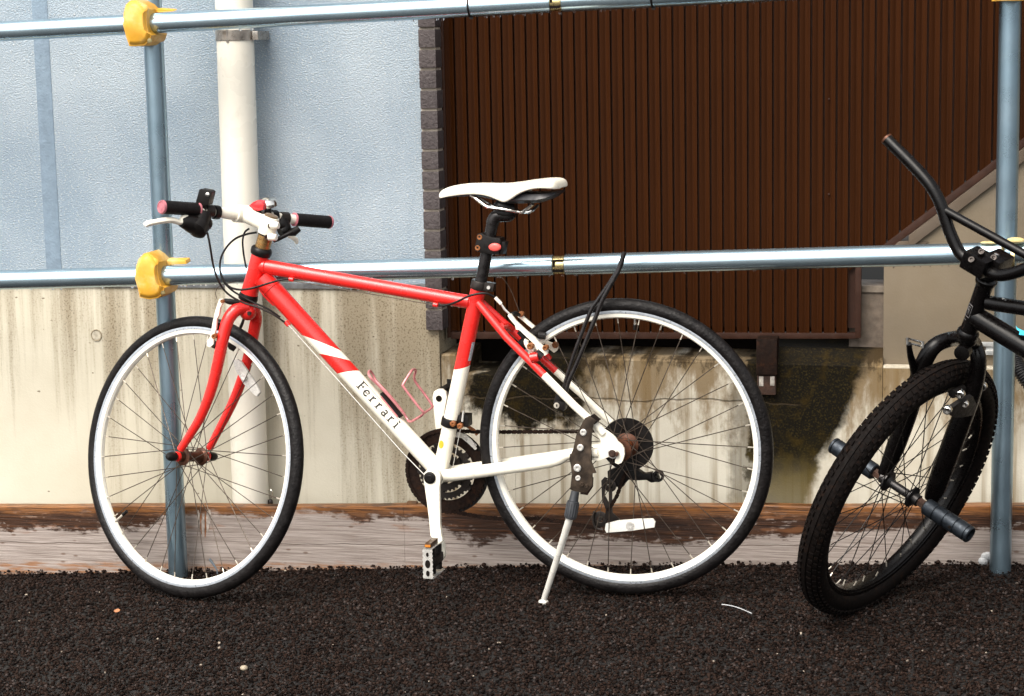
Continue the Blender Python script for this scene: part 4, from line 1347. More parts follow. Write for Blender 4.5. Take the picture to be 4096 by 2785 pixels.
# ---- handlebar
bp_ = [(-1.0325, -0.1062, 0.9074), (-0.9778, -0.0188, 0.8946), (-0.9504, 0.0234, 0.8841), (-0.9255, 0.0597, 0.8777), (-0.9074, 0.0875, 0.8747), (-0.8822, 0.1238, 0.8687), (-0.8448, 0.1764, 0.8578), (-0.8256, 0.2021, 0.8519), (-0.7571, 0.2935, 0.8361)]
mb = MB()
mb.tube(bp_, [.0111, .0111, .0111, .0150, .0158, .0130, .0111, .0111, .0111], 20, smooth=5)
hb = mb.build('handlebar', MAT['white_paint'], bk)
def seg(px0, px1):
    return V(px0), V(px1)
def grip(a, b, flip):
    a, b = V(a), V(b)                 # a outer end, b inner end
    d = (b - a); L = d.length; d.normalize()
    mb = MB()
    prof = [(.004, .0150)]
    k = 26
    for i in range(k + 1):
        t = .006 + (L - .012) * i / k
        prof.append((t, .0162 if i % 2 else .0156))
    mb.lathe(a, d, prof, 24)
    g = mb.build('grip', MAT['grip_rubber'], hb, angle=60)
    mb = MB()
    mb.lathe(a, d, [(.0005, .0002), (.0005, .0118), (-.0008, .0125), (-.0002, .0148), (.003, .0164), (.005, .0164), (.0055, .015)], 26)
    mb.build('grip_ring', MAT['pink_plastic'], hb)
    mb = MB()
    mb.lathe(b, d, [(-.003, .0155), (-.0025, .0168), (.0, .0168), (.0005, .0145)], 26)
    mb.build('grip_ring', MAT['pink_plastic'], hb)
grip((-1.0332, -0.1077, 0.9081), (-0.9774, -0.0184, 0.8946), 1)
grip((-0.7558, 0.2956, 0.8351), (-0.8208, 0.2088, 0.8502), -1)
# black clamp rings on the bar
mb = MB()
for q in ((-0.9500, 0.0238, 0.8841), (-0.8557, 0.1611, 0.8611)):
    mb = MB()
    mb.lathe(V(q) - bar_dir * .007, bar_dir, [(0, .0125), (.001, .0168), (.013, .0168), (.014, .0125)], 20)
    mb.build('bar_clamp', MAT['black_plastic'], hb)
mb = MB()
for q in ((-0.9615, 0.0061, 0.8888), (-0.8381, 0.1854, 0.8556)):
    mb = MB()
    mb.lathe(V(q) - bar_dir * .012, bar_dir, [(0, .0122), (.001, .0150), (.022, .0156), (.024, .0122)], 18)
    mb.build('lever_clamp', MAT['dark_steel'], hb)
# left brake lever, shifter body, mount
mb = MB()
mb.tube([(-0.9701, -0.0073, 0.8889), (-0.9724, -0.0142, 0.8714), (-0.9815, -0.0276, 0.8597), (-0.9948, -0.0487, 0.8668), (-1.0033, -0.0652, 0.8684)], [.017, .023, .025, .019, .011], 14, smooth=4)
mb.lathe(V((-0.9760, -0.0320, 0.8523)) , hax * -.6 + BN * -.8, [(-.014, .024), (.008, .025), (.014, .018), (.016, .0002)], 20)
mb.ball((-0.9646, -0.0107, 0.8607), .0175, 8)
mb.ball((-0.9922, -0.0429, 0.8559), .012, 8)
mb.build('shifter', MAT['black_plastic'], hb)
mb = MB()
mb.tube([(-0.9928, -0.0489, 0.8792), (-1.0000, -0.0584, 0.8793), (-1.0042, -0.0661, 0.8690), (-1.0150, -0.0794, 0.8743), (-1.0255, -0.0937, 0.8767), (-1.0430, -0.1175, 0.8748), (-1.0564, -0.1346, 0.8723), (-1.0620, -0.1393, 0.8682)], [.007, .008, .008, .0088, .0092, .0082, .0086, .007], 12, smooth=4, flat=.8, flatdir=(0, 0, 1))
mb.build('brake_lever', MAT['white_paint'], hb)
mb = MB()
mb.prism([(-0.9721, -0.0222, 0.9419), (-0.9658, -0.0227, 0.9433), (-0.9458, -0.0241, 0.9394), (-0.9409, -0.0244, 0.9356), (-0.9502, -0.0238, 0.9054), (-0.9649, -0.0227, 0.9032), (-0.9826, -0.0215, 0.9109)], BN * .026)
mt = mb.build('lamp_mount', MAT['black_plastic'], hb, bevel=.003)
mb = MB()
mb.tube([(-0.9724, -0.0102, 0.9048), (-0.9704, -0.0063, 0.8920)], .012, 12)
mb.build('mount_foot', MAT['black_plastic'], mt)
mb = MB(); mb.lathe((-0.9505, -0.0238, 0.9296), -BN, [(-.002, .0052), (.002, .0052), (.003, .003), (.003, .0002)], 12)
mb.build('mount_screw', MAT['chrome'], mt)
# right-hand lever group
mb = MB()
mb.tube([(-0.8415, 0.1831, 0.8585), (-0.8414, 0.1771, 0.8430), (-0.8348, 0.1767, 0.8296), (-0.8420, 0.1641, 0.8227)], [.015, .019, .017, .010], 14, smooth=4)
mb.tube([(-0.8530, 0.1449, 0.8037), (-0.8372, 0.1488, 0.8109), (-0.8203, 0.1576, 0.8194), (-0.8085, 0.1648, 0.8240), (-0.7948, 0.1709, 0.8323)], [.0045, .0055, .0052, .011, .007], 12, smooth=4)
mb.build('shifter', MAT['black_plastic'], hb)
mb = MB()
mb.tube([(-0.8275, 0.1782, 0.8133), (-0.8181, 0.1875, 0.8083), (-0.8132, 0.1972, 0.8006), (-0.8145, 0.2003, 0.7927)], [.004, .006, .0062, .004], 10, smooth=4)
mb.build('brake_lever', MAT['white_paint'], hb)
# red tail lamp and bell strapped to the bar
mb = MB()
mb.prism([(-0.8966, 0.0928, 0.8919), (-0.8834, 0.0918, 0.9017), (-0.8718, 0.0910, 0.9070), (-0.8600, 0.0902, 0.9044), (-0.8546, 0.0898, 0.8966), (-0.8563, 0.0900, 0.8834), (-0.8686, 0.0908, 0.8807), (-0.8870, 0.0921, 0.8838)], BN * .028)
mb.build('red_lamp', MAT['red_lens'], hb, bevel=.005)
mb = MB()
mb.ring(V((-0.8695, 0.1189, 0.8777)), bar_dir, [(-.006, .0175), (.006, .0175), (.006, .0205), (-.006, .0205)], 24)
mb.tube([(-0.8735, 0.1062, 0.8933), (-0.8713, 0.1060, 0.8788), (-0.8648, 0.1056, 0.8643)], .004, 10, smooth=3)
mb.build('lamp_strap', MAT['black_plastic'], hb)
mb = MB()
bc_ = V((-0.8582, 0.1302, 0.8947))
mb.lathe(bc_, (-.12, -.25, 1), [(-.006, .0240), (.0, .0245), (.007, .0225), (.012, .0165), (.0150, .008), (.0155, .0002)], 26)
mb.lathe(bc_ - V((0, 0, .028)), (0, 0, 1), [(0, .008), (.02, .008)], 12, mi=1)
mb.build('bell', [MAT['chrome'], MAT['black_plastic']], hb, angle=60)
# ---- control cables
def cable(pts, r, name, mat, sm=6):
    mb = MB(); mb.tube(pts, r, 8, smooth=sm); return mb.build(name, mat, bk)
cable([(-0.9615, -0.0180, 0.8510), (-0.9537, -0.0235, 0.8307), (-0.9508, -0.0187, 0.7964), (-0.9494, -0.0088, 0.7588), (-0.9409, 0.0006, 0.7210), (-0.9233, 0.0094, 0.6924), (-0.8912, 0.0172, 0.6719), (-0.8540, 0.0196, 0.6600), (-0.8198, 0.0222, 0.6442), (-0.7932, 0.0304, 0.6235)], .0026, 'brake_cable', MAT['dark_steel'])
cable([(-0.8751, 0.0913, 0.8299), (-0.8972, 0.0828, 0.8267), (-0.9215, 0.0644, 0.8166), (-0.9392, 0.0456, 0.7948), (-0.9475, 0.0312, 0.7674), (-0.9427, 0.0208, 0.7370), (-0.9244, 0.0145, 0.7115), (-0.8972, 0.0146, 0.7022), (-0.8661, 0.0205, 0.7054), (-0.8281, 0.0228, 0.7164), (-0.8001, 0.0299, 0.7236), (-0.7796, 0.0345, 0.7258)], .0026, 'brake_cable', MAT['black_plastic'])
cable([(-0.8946, 0.0926, 0.8390), (-0.9065, 0.0935, 0.8296), (-0.9126, 0.0939, 0.8083), (-0.9111, 0.0938, 0.7764), (-0.9041, 0.0883, 0.7438)], .0024, 'gear_cable', MAT['black_plastic'])
cable([(-0.9486, 0.0262, 0.7495), (-0.9411, 0.0307, 0.7199), (-0.9220, 0.0364, 0.6969), (-0.8915, 0.0343, 0.6802), (-0.8637, 0.0323, 0.6675), (-0.8307, 0.0310, 0.6534), (-0.8043, 0.0322, 0.6350)], .0024, 'gear_cable', MAT['black_plastic'])
cable([(-0.7832, 0.0307, 0.6162), (-0.6669, 0.0226, 0.4920), (-0.5120, 0.0137, 0.3233), (-0.4574, 0.0099, 0.2702)], .0012, 'gear_wire', MAT['silver'], 0)
cable([(-0.7675, 0.0416, 0.7197), (-0.5966, 0.0297, 0.6951), (-0.4289, 0.0180, 0.6704)], .0010, 'brake_wire', MAT['spoke_steel'], 0)
cable([(-0.4109, 0.0107, 0.6700), (-0.3910, 0.0073, 0.6712), (-0.3657, 0.0015, 0.6799), (-0.3378, -0.0044, 0.6932), (-0.3138, -0.0061, 0.6997), (-0.2936, -0.0035, 0.7001), (-0.2759, 0.0033, 0.6907)], .0027, 'brake_cable', MAT['black_plastic'])
cable([(-0.2759, 0.0033, 0.6902), (-0.2621, 0.0043, 0.6753)], .0042, 'cable_ferrule', MAT['white_paint'], 0)
cable([(-0.2621, 0.0043, 0.6753), (-0.2536, 0.0057, 0.6619), (-0.2445, 0.0071, 0.6529)], .0026, 'brake_noodle', MAT['silver'], 3)
cable([(-0.2266, 0.0359, 0.6529), (-0.2354, 0.0365, 0.6759), (-0.2463, 0.0353, 0.7042), (-0.2590, 0.0301, 0.7265), (-0.2737, 0.0272, 0.7421)], .0009, 'frayed_wire', MAT['spoke_steel'])
cable([(-0.9616, 0.0372, 0.6753), (-0.9650, 0.0374, 0.6898), (-0.9580, 0.0369, 0.7045), (-0.9405, 0.0357, 0.7127), (-0.9118, 0.0337, 0.7185)], .0008, 'frayed_wire', MAT['rust'])
mb = MB(); mb.tube([(-0.9445, 0.0380, 0.6734), (-0.9297, 0.0389, 0.6700), (-0.9078, 0.0434, 0.6677)], [.0045, .0075, .005], 10, smooth=3)
mb.build('noodle_boot', MAT['black_rubber'], bk)
# ---- brakes
mb = MB()
mb.prism([(-0.9472, 0.0111, 0.6801), (-0.9381, 0.0105, 0.6798), (-0.9361, 0.0103, 0.6724), (-0.9453, 0.0110, 0.6590), (-0.9490, 0.0112, 0.6405), (-0.9551, 0.0116, 0.6324), (-0.9579, 0.0118, 0.6085), (-0.9643, 0.0123, 0.5924), (-0.9659, 0.0124, 0.5711), (-0.9763, 0.0131, 0.5628), (-0.9847, 0.0137, 0.5666), (-0.9841, 0.0137, 0.5786), (-0.9752, 0.0131, 0.5868), (-0.9663, 0.0124, 0.6242), (-0.9588, 0.0119, 0.6508)], BN * .009)
ba = mb.build('brake_arm', MAT['white_paint'], bk, bevel=.002)
mb = MB(); mb.lathe((-0.9607, 0.0100, 0.5914), -BN, [(-.01, .006), (.008, .006), (.008, .003), (.004, .0002)], 12); mb.lathe((-0.9379, 0.0094, 0.6752), -BN, [(-.004, .0045), (.004, .0045), (.004, .0002)], 10)
mb.build('brake_bolt', MAT['rusty_bolt'], ba)
mb = MB(); mb.tube([(-0.9593, 0.0320, 0.6215), (-0.9612, 0.0321, 0.6041)], [.008, .008], 10); mb.tube([(-0.9679, 0.0176, 0.5702), (-0.9577, 0.0269, 0.5641)], [.009, .009], 12)
mb.build('brake_pad', MAT['dark_steel'], ba)
mb = MB(); mb.tube([(-0.9169, 0.0942, 0.6238), (-0.9241, 0.0967, 0.6072), (-0.9300, 0.1001, 0.5972)], [.003, .004, .004], 8); mb.tube([(-0.9591, 0.0971, 0.5656), (-0.9529, 0.0987, 0.5513), (-0.9454, 0.1002, 0.5447)], [.008, .009, .006], 10)
mb.build('brake_arm', MAT['dark_steel'], bk)
mb = MB()
mb.prism([(-0.2402, -0.0313, 0.6531), (-0.2374, -0.0315, 0.6569), (-0.2331, -0.0318, 0.6575), (-0.2210, -0.0327, 0.6415), (-0.1963, -0.0344, 0.6192), (-0.1773, -0.0357, 0.6049), (-0.1680, -0.0364, 0.5921), (-0.1552, -0.0373, 0.5826), (-0.1470, -0.0378, 0.5750), (-0.1480, -0.0378, 0.5671), (-0.1547, -0.0373, 0.5630), (-0.1621, -0.0368, 0.5664), (-0.1733, -0.0360, 0.5776), (-0.1776, -0.0357, 0.5886), (-0.1916, -0.0347, 0.6013), (-0.2127, -0.0332, 0.6204), (-0.2214, -0.0326, 0.6219), (-0.2225, -0.0326, 0.6316), (-0.2335, -0.0318, 0.6440)], BN * .011)
mb.tube([(-0.1959, -0.0304, 0.5985), (-0.1977, -0.0303, 0.5919), (-0.1912, -0.0307, 0.5798), (-0.1795, -0.0316, 0.5752)], .006, 10, smooth=3)
ba = mb.build('brake_arm', MAT['white_paint'], bk, bevel=.002)
mb = MB()
for q, r in (((-0.1860, -0.0391, 0.5857), .0075), ((-0.1511, -0.0396, 0.5825), .0065)):
    mb = MB()
    mb.lathe(q, -BN, [(-.008, r), (.006, r), (.008, r * .8), (.008, r * .5), (.004, .0002)], 14)
    mb.build('brake_bolt', MAT['rusty_bolt'], ba)
mb = MB(); mb.tube([(-0.1744, -0.0329, 0.5706), (-0.1612, -0.0338, 0.5603)], .0105, 14)
mb.build('brake_spring', MAT['black_rubber'], ba)
mb = MB(); mb.tube([(-0.2170, -0.0149, 0.6155), (-0.2055, -0.0157, 0.6027)], .007, 10)
mb.build('brake_pad', MAT['black_rubber'], ba)
mb = MB(); mb.tube([(-0.1849, -0.0392, 0.5583), (-0.1681, -0.0404, 0.5620)], [.012, .010], 14)
mb.build('brake_boss', MAT['red_paint'], bk)
mb = MB()
mb.prism([(-0.2359, 0.0516, 0.6392), (-0.2230, 0.0507, 0.6415), (-0.2121, 0.0499, 0.6318), (-0.1934, 0.0486, 0.6164), (-0.1812, 0.0478, 0.6009), (-0.1654, 0.0467, 0.5830), (-0.1502, 0.0456, 0.5784), (-0.1399, 0.0449, 0.5687), (-0.1429, 0.0451, 0.5612), (-0.1498, 0.0456, 0.5568), (-0.1607, 0.0463, 0.5649), (-0.1723, 0.0471, 0.5795), (-0.1989, 0.0490, 0.6105), (-0.2291, 0.0511, 0.6351)], BN * .011)
ba = mb.build('brake_arm', MAT['white_paint'], bk, bevel=.002)
mb = MB()
for q, r in (((-0.1448, 0.0432, 0.5764), .0075), ((-0.2247, 0.0488, 0.6467), .0065)):
    mb = MB()
    mb.lathe(q, -BN, [(-.004, r), (.004, r), (.006, r * .7), (.006, .0002)], 12)
    mb.build('brake_bolt', MAT['rusty_bolt'], ba)
mb = MB(); mb.tube([(-0.2376, 0.0066, 0.6516), (-0.2336, 0.0264, 0.6506), (-0.2285, 0.0491, 0.6433)], [.005, .006, .004], 10); mb.tube([(-0.1739, -0.0079, 0.6060), (-0.1576, -0.0070, 0.6044)], .0085, 10)
mb.build('brake_pad', MAT['black_rubber'], ba)
# red mounting boss of the far stay
mb = MB(); mb.tube([(-0.1721, 0.0602, 0.5492), (-0.1680, 0.0639, 0.5386)], [.009, .011], 12)
mb.build('brake_boss', MAT['red_paint'], bk)

# ---- seat post, clamp, saddle
mb = MB()
P0, P1 = V((-0.3140, 0.0220, 0.7185)), V((-0.2818, 0.0197, 0.8579))
pax = (P1 - P0).normalized()
mb.tube([P0 - pax * .02, P1], [.0138, .0138], 24)
mb.tube([(-0.2818, 0.0197, 0.8576), (-0.2789, 0.0195, 0.8666), (-0.2720, 0.0190, 0.8746), (-0.2576, 0.0180, 0.8768), (-0.2426, 0.0170, 0.8769), (-0.2306, 0.0161, 0.8813)], [.0150, .0152, .0150, .0150, .0145, .009], 18, smooth=4)
post = mb.build('seat_post', simple('post_black', (.012, .010, .010), .30, .3, var=.3, vs=50), bk)
mb = MB()
mb.tube([(-0.2738, 0.0191, 0.8941), (-0.2617, 0.0183, 0.8970), (-0.2497, 0.0175, 0.8956), (-0.2378, 0.0166, 0.8914), (-0.2258, 0.0158, 0.8929)], [.010, .018, .018, .015, .010], 16, smooth=4)
mb.tube([(-0.2747, 0.0192, 0.8883), (-0.2620, 0.0183, 0.8840), (-0.2425, 0.0170, 0.8827), (-0.2275, 0.0159, 0.8828)], [.010, .016, .016, .010], 16, smooth=4)
mb.build('saddle_clamp', MAT['black_plastic'], post)
mb = MB()
cq = V((-0.3148, 0.0220, 0.7161))
mb.lathe(cq - sax * .010, sax, [(0, .0180), (.0, .0208), (.002, .0215), (.018, .0215), (.020, .0208), (.020, .0180)], 30)
mb.box(V((-0.2891, 0.0122, 0.7140)), -BU * .011 - UP * .002, BN * .011, sax * .0095)
scl = mb.build('seat_clamp', MAT['dark_steel'], bk, bevel=.0008)
mb = MB(); mb.lathe((-0.2895, 0.0002, 0.7134), -BN, [(-.003, .0042), (.003, .0042), (.003, .0002)], 10)
mb.build('clamp_bolt', MAT['silver'], scl)
# lamp bracket on the seat post
mb = MB()
mb.prism([(-0.3137, 0.0019, 0.8364), (-0.3035, 0.0012, 0.8375), (-0.2916, 0.0003, 0.8315), (-0.2766, -0.0007, 0.8281), (-0.2601, -0.0019, 0.8268), (-0.2588, -0.0020, 0.8196), (-0.2647, -0.0015, 0.7891), (-0.2835, -0.0002, 0.7896), (-0.3060, 0.0013, 0.7930), (-0.3202, 0.0023, 0.7972), (-0.3211, 0.0024, 0.8052)], BN * .038)
mb.prism([(-0.2602, 0.0042, 0.8192), (-0.2485, 0.0033, 0.8169), (-0.2556, 0.0038, 0.7886), (-0.2646, 0.0045, 0.7888)], BN * .028)
lb = mb.build('lamp_bracket', MAT['black_plastic'], post, bevel=.0028)
mb = MB()
for q in ((-0.3085, 0.0015, 0.8289), (-0.3139, 0.0019, 0.8043)):
    mb = MB()
    mb.lathe(q, -BN, [(-.004, .0062), (.0012, .0062), (.0012, .0035), (-.002, .0002)], 12)
    mb.build('bracket_screw', MAT['rusty_bolt'], post)
mb = MB(); bq = V((-0.2727, -0.0020, 0.8062))
mb.loft([[bq - BN * t + rr * (math.cos(2 * math.pi * k / 22) * BU * 1.3 + math.sin(2 * math.pi * k / 22) * UP * .85) for k in range(22)] for t, rr in ((-.003, .0112), (.001, .0112), (.003, .009), (.0036, .004))], True)
mb.build('release_button', simple('coral', (.78, .10, .085), .4, var=.05), post, angle=60)
# saddle: (c6 x, top, skirt edge) read along its length, half width in metres
prof = [(112, 238, 252, .007), (122, 212, 272, .015), (150, 192, 268, .0185), (200, 172, 259, .0205), (270, 158, 250, .0215), (340, 150, 244, .0225), (420, 147, 244, .0245), (500, 148, 259, .0280), (560, 149, 284, .0320), (605, 148, 305, .0370), (640, 146, 310, .0420), (690, 142, 287, .0500), (740, 135, 258, .0570), (800, 126, 235, .0640), (860, 119, 222, .0690), (920, 114, 217, .0720), (970, 114, 221, .0715), (1000, 121, 221, .0670), (1018, 145, 215, .0560), (1026, 178, 205, .0350)]
SX0, SX1 = V((-0.4059, 0.0284, 0.9238)), V((-0.1145, 0.0080, 0.9398))
cA, cB = V((-0.4056, 0.0284, 0.9361)), V((-0.4064, 0.0284, 0.9053))
mpp = (cA - cB).z / 100.0
o6 = V((-0.4402, 0.0308, 0.9978))
ex = (V((-0.1217, 0.0085, 0.9972)) - o6) / 1000.0
ey = (V((-0.4489, 0.0314, 0.6865)) - o6) / 1000.0
rings, base = [], []
for x, zt, zb_, hw in prof:
    top = o6 + ex * x + ey * zt
    # near skirt is lower in the picture than the mid-plane: allow for the view from above
    bot = o6 + ex * x + ey * (zb_ - hw * 1.0 / abs(ey.z) * .19)
    H = (top.z - bot.z)
    ring = []
    shape = [(-.93, 0.0), (-1.0, .10), (-1.0, .42), (-.93, .70), (-.74, .90), (-.42, .985), (0, .975), (.42, .985), (.74, .90), (.93, .70), (1.0, .42), (1.0, .10), (.93, 0.0), (.80, .04), (.5, .30), (0, .38), (-.5, .30), (-.80, .04)]
    for u, h in shape:
        ring.append(V((top.x, top.y, bot.z)) + BN * hw * u + UP * H * h)
    rings.append(ring)
mb = MB()
mb.loft(rings, True)
sd = mb.build('saddle', MAT['white_paint'], bk, angle=70)
mod = sd.modifiers.new('smooth', 'SUBSURF'); mod.levels = 1; mod.render_levels = 2
# black shell below the cover
bprof = [(140, 262, .010), (250, 256, .014), (400, 252, .018), (560, 286, .022), (640, 312, .030), (720, 312, .042), (800, 312, .052), (880, 310, .058), (950, 288, .058), (1000, 250, .050), (1012, 226, .040)]
rings = []
for x, zb_, hw in bprof:
    bot = o6 + ex * x + ey * (zb_ - hw * 1.0 / abs(ey.z) * .12)
    zt = None
    top = o6 + ex * x + ey * 200
    rings.append([V((bot.x, bot.y, 0)) + BN * hw * u + UP * (bot.z + (top.z - bot.z) * h) for u, h in ((-1, .35), (-.75, .08), (-.3, 0), (.3, 0), (.75, .08), (1, .35), (.9, .8), (-.9, .8))])
mb = MB()
mb.loft(rings, True)
mb.build('saddle_shell', simple('shell_black', (.013, .013, .016), .45, var=.3), sd, angle=50)
mb = MB()
mb.tube([(-0.3297, 0.0110, 0.9238), (-0.3149, 0.0070, 0.9147), (-0.2928, -0.0006, 0.9001), (-0.2821, -0.0023, 0.8964), (-0.2627, -0.0037, 0.8943), (-0.2270, -0.0062, 0.8891), (-0.2078, -0.0075, 0.8863), (-0.1968, -0.0103, 0.8930), (-0.1786, -0.0196, 0.9059)], .0036, 10, smooth=4)
mb.tube([(-0.3243, 0.0347, 0.9204), (-0.2963, 0.0408, 0.9031), (-0.2819, 0.0418, 0.8950), (-0.2248, 0.0378, 0.8852), (-0.2039, 0.0363, 0.8827), (-0.1923, 0.0375, 0.8873), (-0.1788, 0.0446, 0.8983)], .0036, 10, smooth=4)
mb.build('saddle_rail', MAT['chrome'], sd)

# ---- crankset
CR0 = V((-0.4276, -0.0483, 0.2757))
mb = MB()
mb.prism([(-0.4428, -0.0512, 0.2750), (-0.4407, -0.0514, 0.2872), (-0.4330, -0.0519, 0.2948), (-0.4209, -0.0528, 0.2982), (-0.4098, -0.0535, 0.2958), (-0.4018, -0.0541, 0.2865), (-0.4017, -0.0541, 0.2719), (-0.4042, -0.0539, 0.2524), (-0.4040, -0.0560, 0.2140), (-0.4041, -0.0569, 0.1704), (-0.4011, -0.0582, 0.1415), (-0.3948, -0.0586, 0.1149), (-0.3936, -0.0587, 0.0954), (-0.3981, -0.0584, 0.0849), (-0.4052, -0.0579, 0.0815), (-0.4101, -0.0575, 0.0871), (-0.4121, -0.0574, 0.1066), (-0.4224, -0.0567, 0.1330), (-0.4285, -0.0562, 0.1400), (-0.4306, -0.0551, 0.1739), (-0.4348, -0.0538, 0.2125), (-0.4398, -0.0514, 0.2508)], BN * .013)
ck = mb.build('crank_arm', MAT['white_paint'], bk, bevel=.0035)
mb = MB(); mb.lathe((-0.4263, -0.0534, 0.2769), -BN, [(-.001, .0142), (.002, .0142), (.0035, .012), (.0035, .0075), (.005, .006), (.005, .0002)], 26)
mb.build('crank_cap', MAT['black_plastic'], ck)
mb = MB(); mb.tube([CR0 + BN * .008, BB - BN * .04], .016, 20)
mb.build('spindle', MAT['dark_steel'], ck)
mb = MB()
mb.prism([(-0.4608, 0.1174, 0.4343), (-0.4571, 0.1172, 0.4478), (-0.4472, 0.1165, 0.4540), (-0.4361, 0.1157, 0.4543), (-0.4266, 0.1150, 0.4474), (-0.4242, 0.1149, 0.4355), (-0.4306, 0.1153, 0.4031), (-0.4371, 0.1128, 0.3573), (-0.4397, 0.1089, 0.3178), (-0.4205, 0.0996, 0.2544), (-0.4357, 0.1006, 0.2464), (-0.4548, 0.1100, 0.3172), (-0.4540, 0.1139, 0.3566)], BN * .012)
ck2 = mb.build('crank_arm', MAT['white_paint'], bk, bevel=.003)
mb = MB(); mb.lathe((-0.4439, 0.1152, 0.4318), -BN, [(-.002, .0075), (.001, .0075), (.001, .0002)], 18)
mb.build('pedal_hole', MAT['void'], ck2)
# far pedal, mostly hidden by the seat tube
PA2 = V((-0.4474, 0.1285, 0.4293))
mb = MB(); mb.tube([PA2, PA2 + BN * .10], .008, 12); mb.box(PA2 + BN * .06, BU * .010, BN * .038, UP * .020)
mb.box(PA2 + BN * .100, BU * .012, BN * .0012, UP * .030)
mb.build('pedal', MAT['black_plastic'], ck2, bevel=.001)
CC = V((-0.4213, 0.0746, 0.2628))
def cring(r0, r1, t, teeth, mat, name, w_=.0018, holes=0):
    nn = max(teeth * 4, 48)
    o_, i_ = [], []
    mb = MB()
    ro, ri_ = [], []
    for k in range(nn):
        a = 2 * math.pi * k / nn
        d = math.cos(a) * UP + math.sin(a) * BU
        bump_ = (.0 if not teeth else (.0022 if (k % 4) in (0, 1) else -.0022))
        ro.append(CC + BN * t + d * (r1 + bump_))
        ri_.append(CC + BN * t + d * r0)
    vs = ro + ri_ + [p + BN * w_ for p in ro] + [p + BN * w_ for p in ri_]
    fs = []
    for k in range(nn):
        k2 = (k + 1) % nn
        fs += [(k, k2, nn + k2, nn + k), (2 * nn + k, 3 * nn + k, 3 * nn + k2, 2 * nn + k2), (k, 2 * nn + k, 2 * nn + k2, k2), (nn + k, nn + k2, 3 * nn + k2, 3 * nn + k)]
    mb.add(vs, fs)
    return mb.build(name, mat, ck2, smooth=False)
cring(.070, .0965, .006, 48, MAT['dark_rust'], 'chainring')
cring(.078, .1035, .010, 0, MAT['black_plastic'], 'chain_guard', .002)
cring(.050, .0655, .001, 38, MAT['dark_steel'], 'chainring')
cring(.028, .0455, -.004, 28, MAT['dark_steel'], 'chainring')
mb = MB()
for k in range(5):
    a = 2 * math.pi * k / 5 + .35
    d = math.cos(a) * UP + math.sin(a) * BU
    e = BN.cross(d)
    mb.box(CC + d * .040 + BN * .010, d * .038, e * .0085, BN * .0022)
    mb.lathe(CC + d * .0665 + BN * .004, -BN, [(-.004, .0055), (.003, .0055), (.003, .0002)], 10)
mb.lathe(CC + BN * .012, -BN, [(-.002, .022), (.004, .022), (.006, .018), (.02, .016)], 24)
mb.build('spider', MAT['dark_steel'], ck2)
# pedal: toothed cage, black body, amber reflector
PA = V((-0.4035, -0.0600, 0.0990))
mb = MB()
mb.tube([PA, PA - BN * .085], [.0065, .0055], 12)
mb.box(PA - BN * .048, BU * .012, BN * .034, UP * .0105)
mb.box(PA - BN * .022, BU * .009, BN * .006, UP * .030)
mb.box(PA - BN * .066, BU * .009, BN * .006, UP * .030)
pdl = mb.build('pedal', MAT['black_plastic'], ck, bevel=.003)
mb = MB()
def plate(c, au, av, nu, teeth, th, hole=True):
    """serrated cage plate: au half-width vector (teeth on its edges), av half-length vector"""
    c, au, av, th = V(c), V(au), V(av), V(th)
    e0, e1 = [], []
    for k in range(teeth + 1):
        v = -1 + 2 * k / teeth
        s = 1.0 if k % 2 else .86
        e0.append(c + av * v - au * s)
        e1.append(c + av * v + au * s)
    n_ = teeth + 1
    vs = e0 + e1 + [p + th for p in e0] + [p + th for p in e1]
    fs = []
    for k in range(teeth):
        mid = hole and (teeth * .36 < k + .5 < teeth * .64)
        fs += [(k, k + 1, 2 * n_ + k + 1, 2 * n_ + k), (n_ + k, 3 * n_ + k, 3 * n_ + k + 1, n_ + k + 1)]
        fs += [(k, n_ + k, n_ + k + 1, k + 1), (2 * n_ + k, 2 * n_ + k + 1, 3 * n_ + k + 1, 3 * n_ + k)]
    mb.add(vs, fs)
PO = PA - BN * .092
plate(PO, BU * .0125, UP * .034, 0, 14, -BN * .0015)
for s in (-1, 1):
    plate(PO + BN * .045 + UP * .034 * s, BU * .0115, BN * .045, 0, 18, UP * .0015 * s)
mb.build('pedal_cage', MAT['silver'], ck, smooth=False)
mb = MB()
for dz, r in ((0, .0078), (.022, .0040), (-.022, .0055)):
    c = PO - BN * .0017 + UP * dz
    mb.loft([[c - BN * t + r * (math.cos(2 * math.pi * k / 16) * BU * .8 + math.sin(2 * math.pi * k / 16) * UP * 1.25) for k in range(16)] for t in (0, .0004)], True)
mb.build('cage_hole', MAT['void'], ck, smooth=False)
mb = MB()
mb.box(PO + BN * .030 + UP * .0415, BU * .0065, BN * .026, UP * .0058)
mb.box(PO + BN * .0025 + UP * .0415, BU * .0075, BN * .0012, UP * .0035, 1)
mb.build('pedal_reflector', [simple('dark_amber', (.05, .022, .008), .35), MAT['amber']], ck, bevel=.0008)
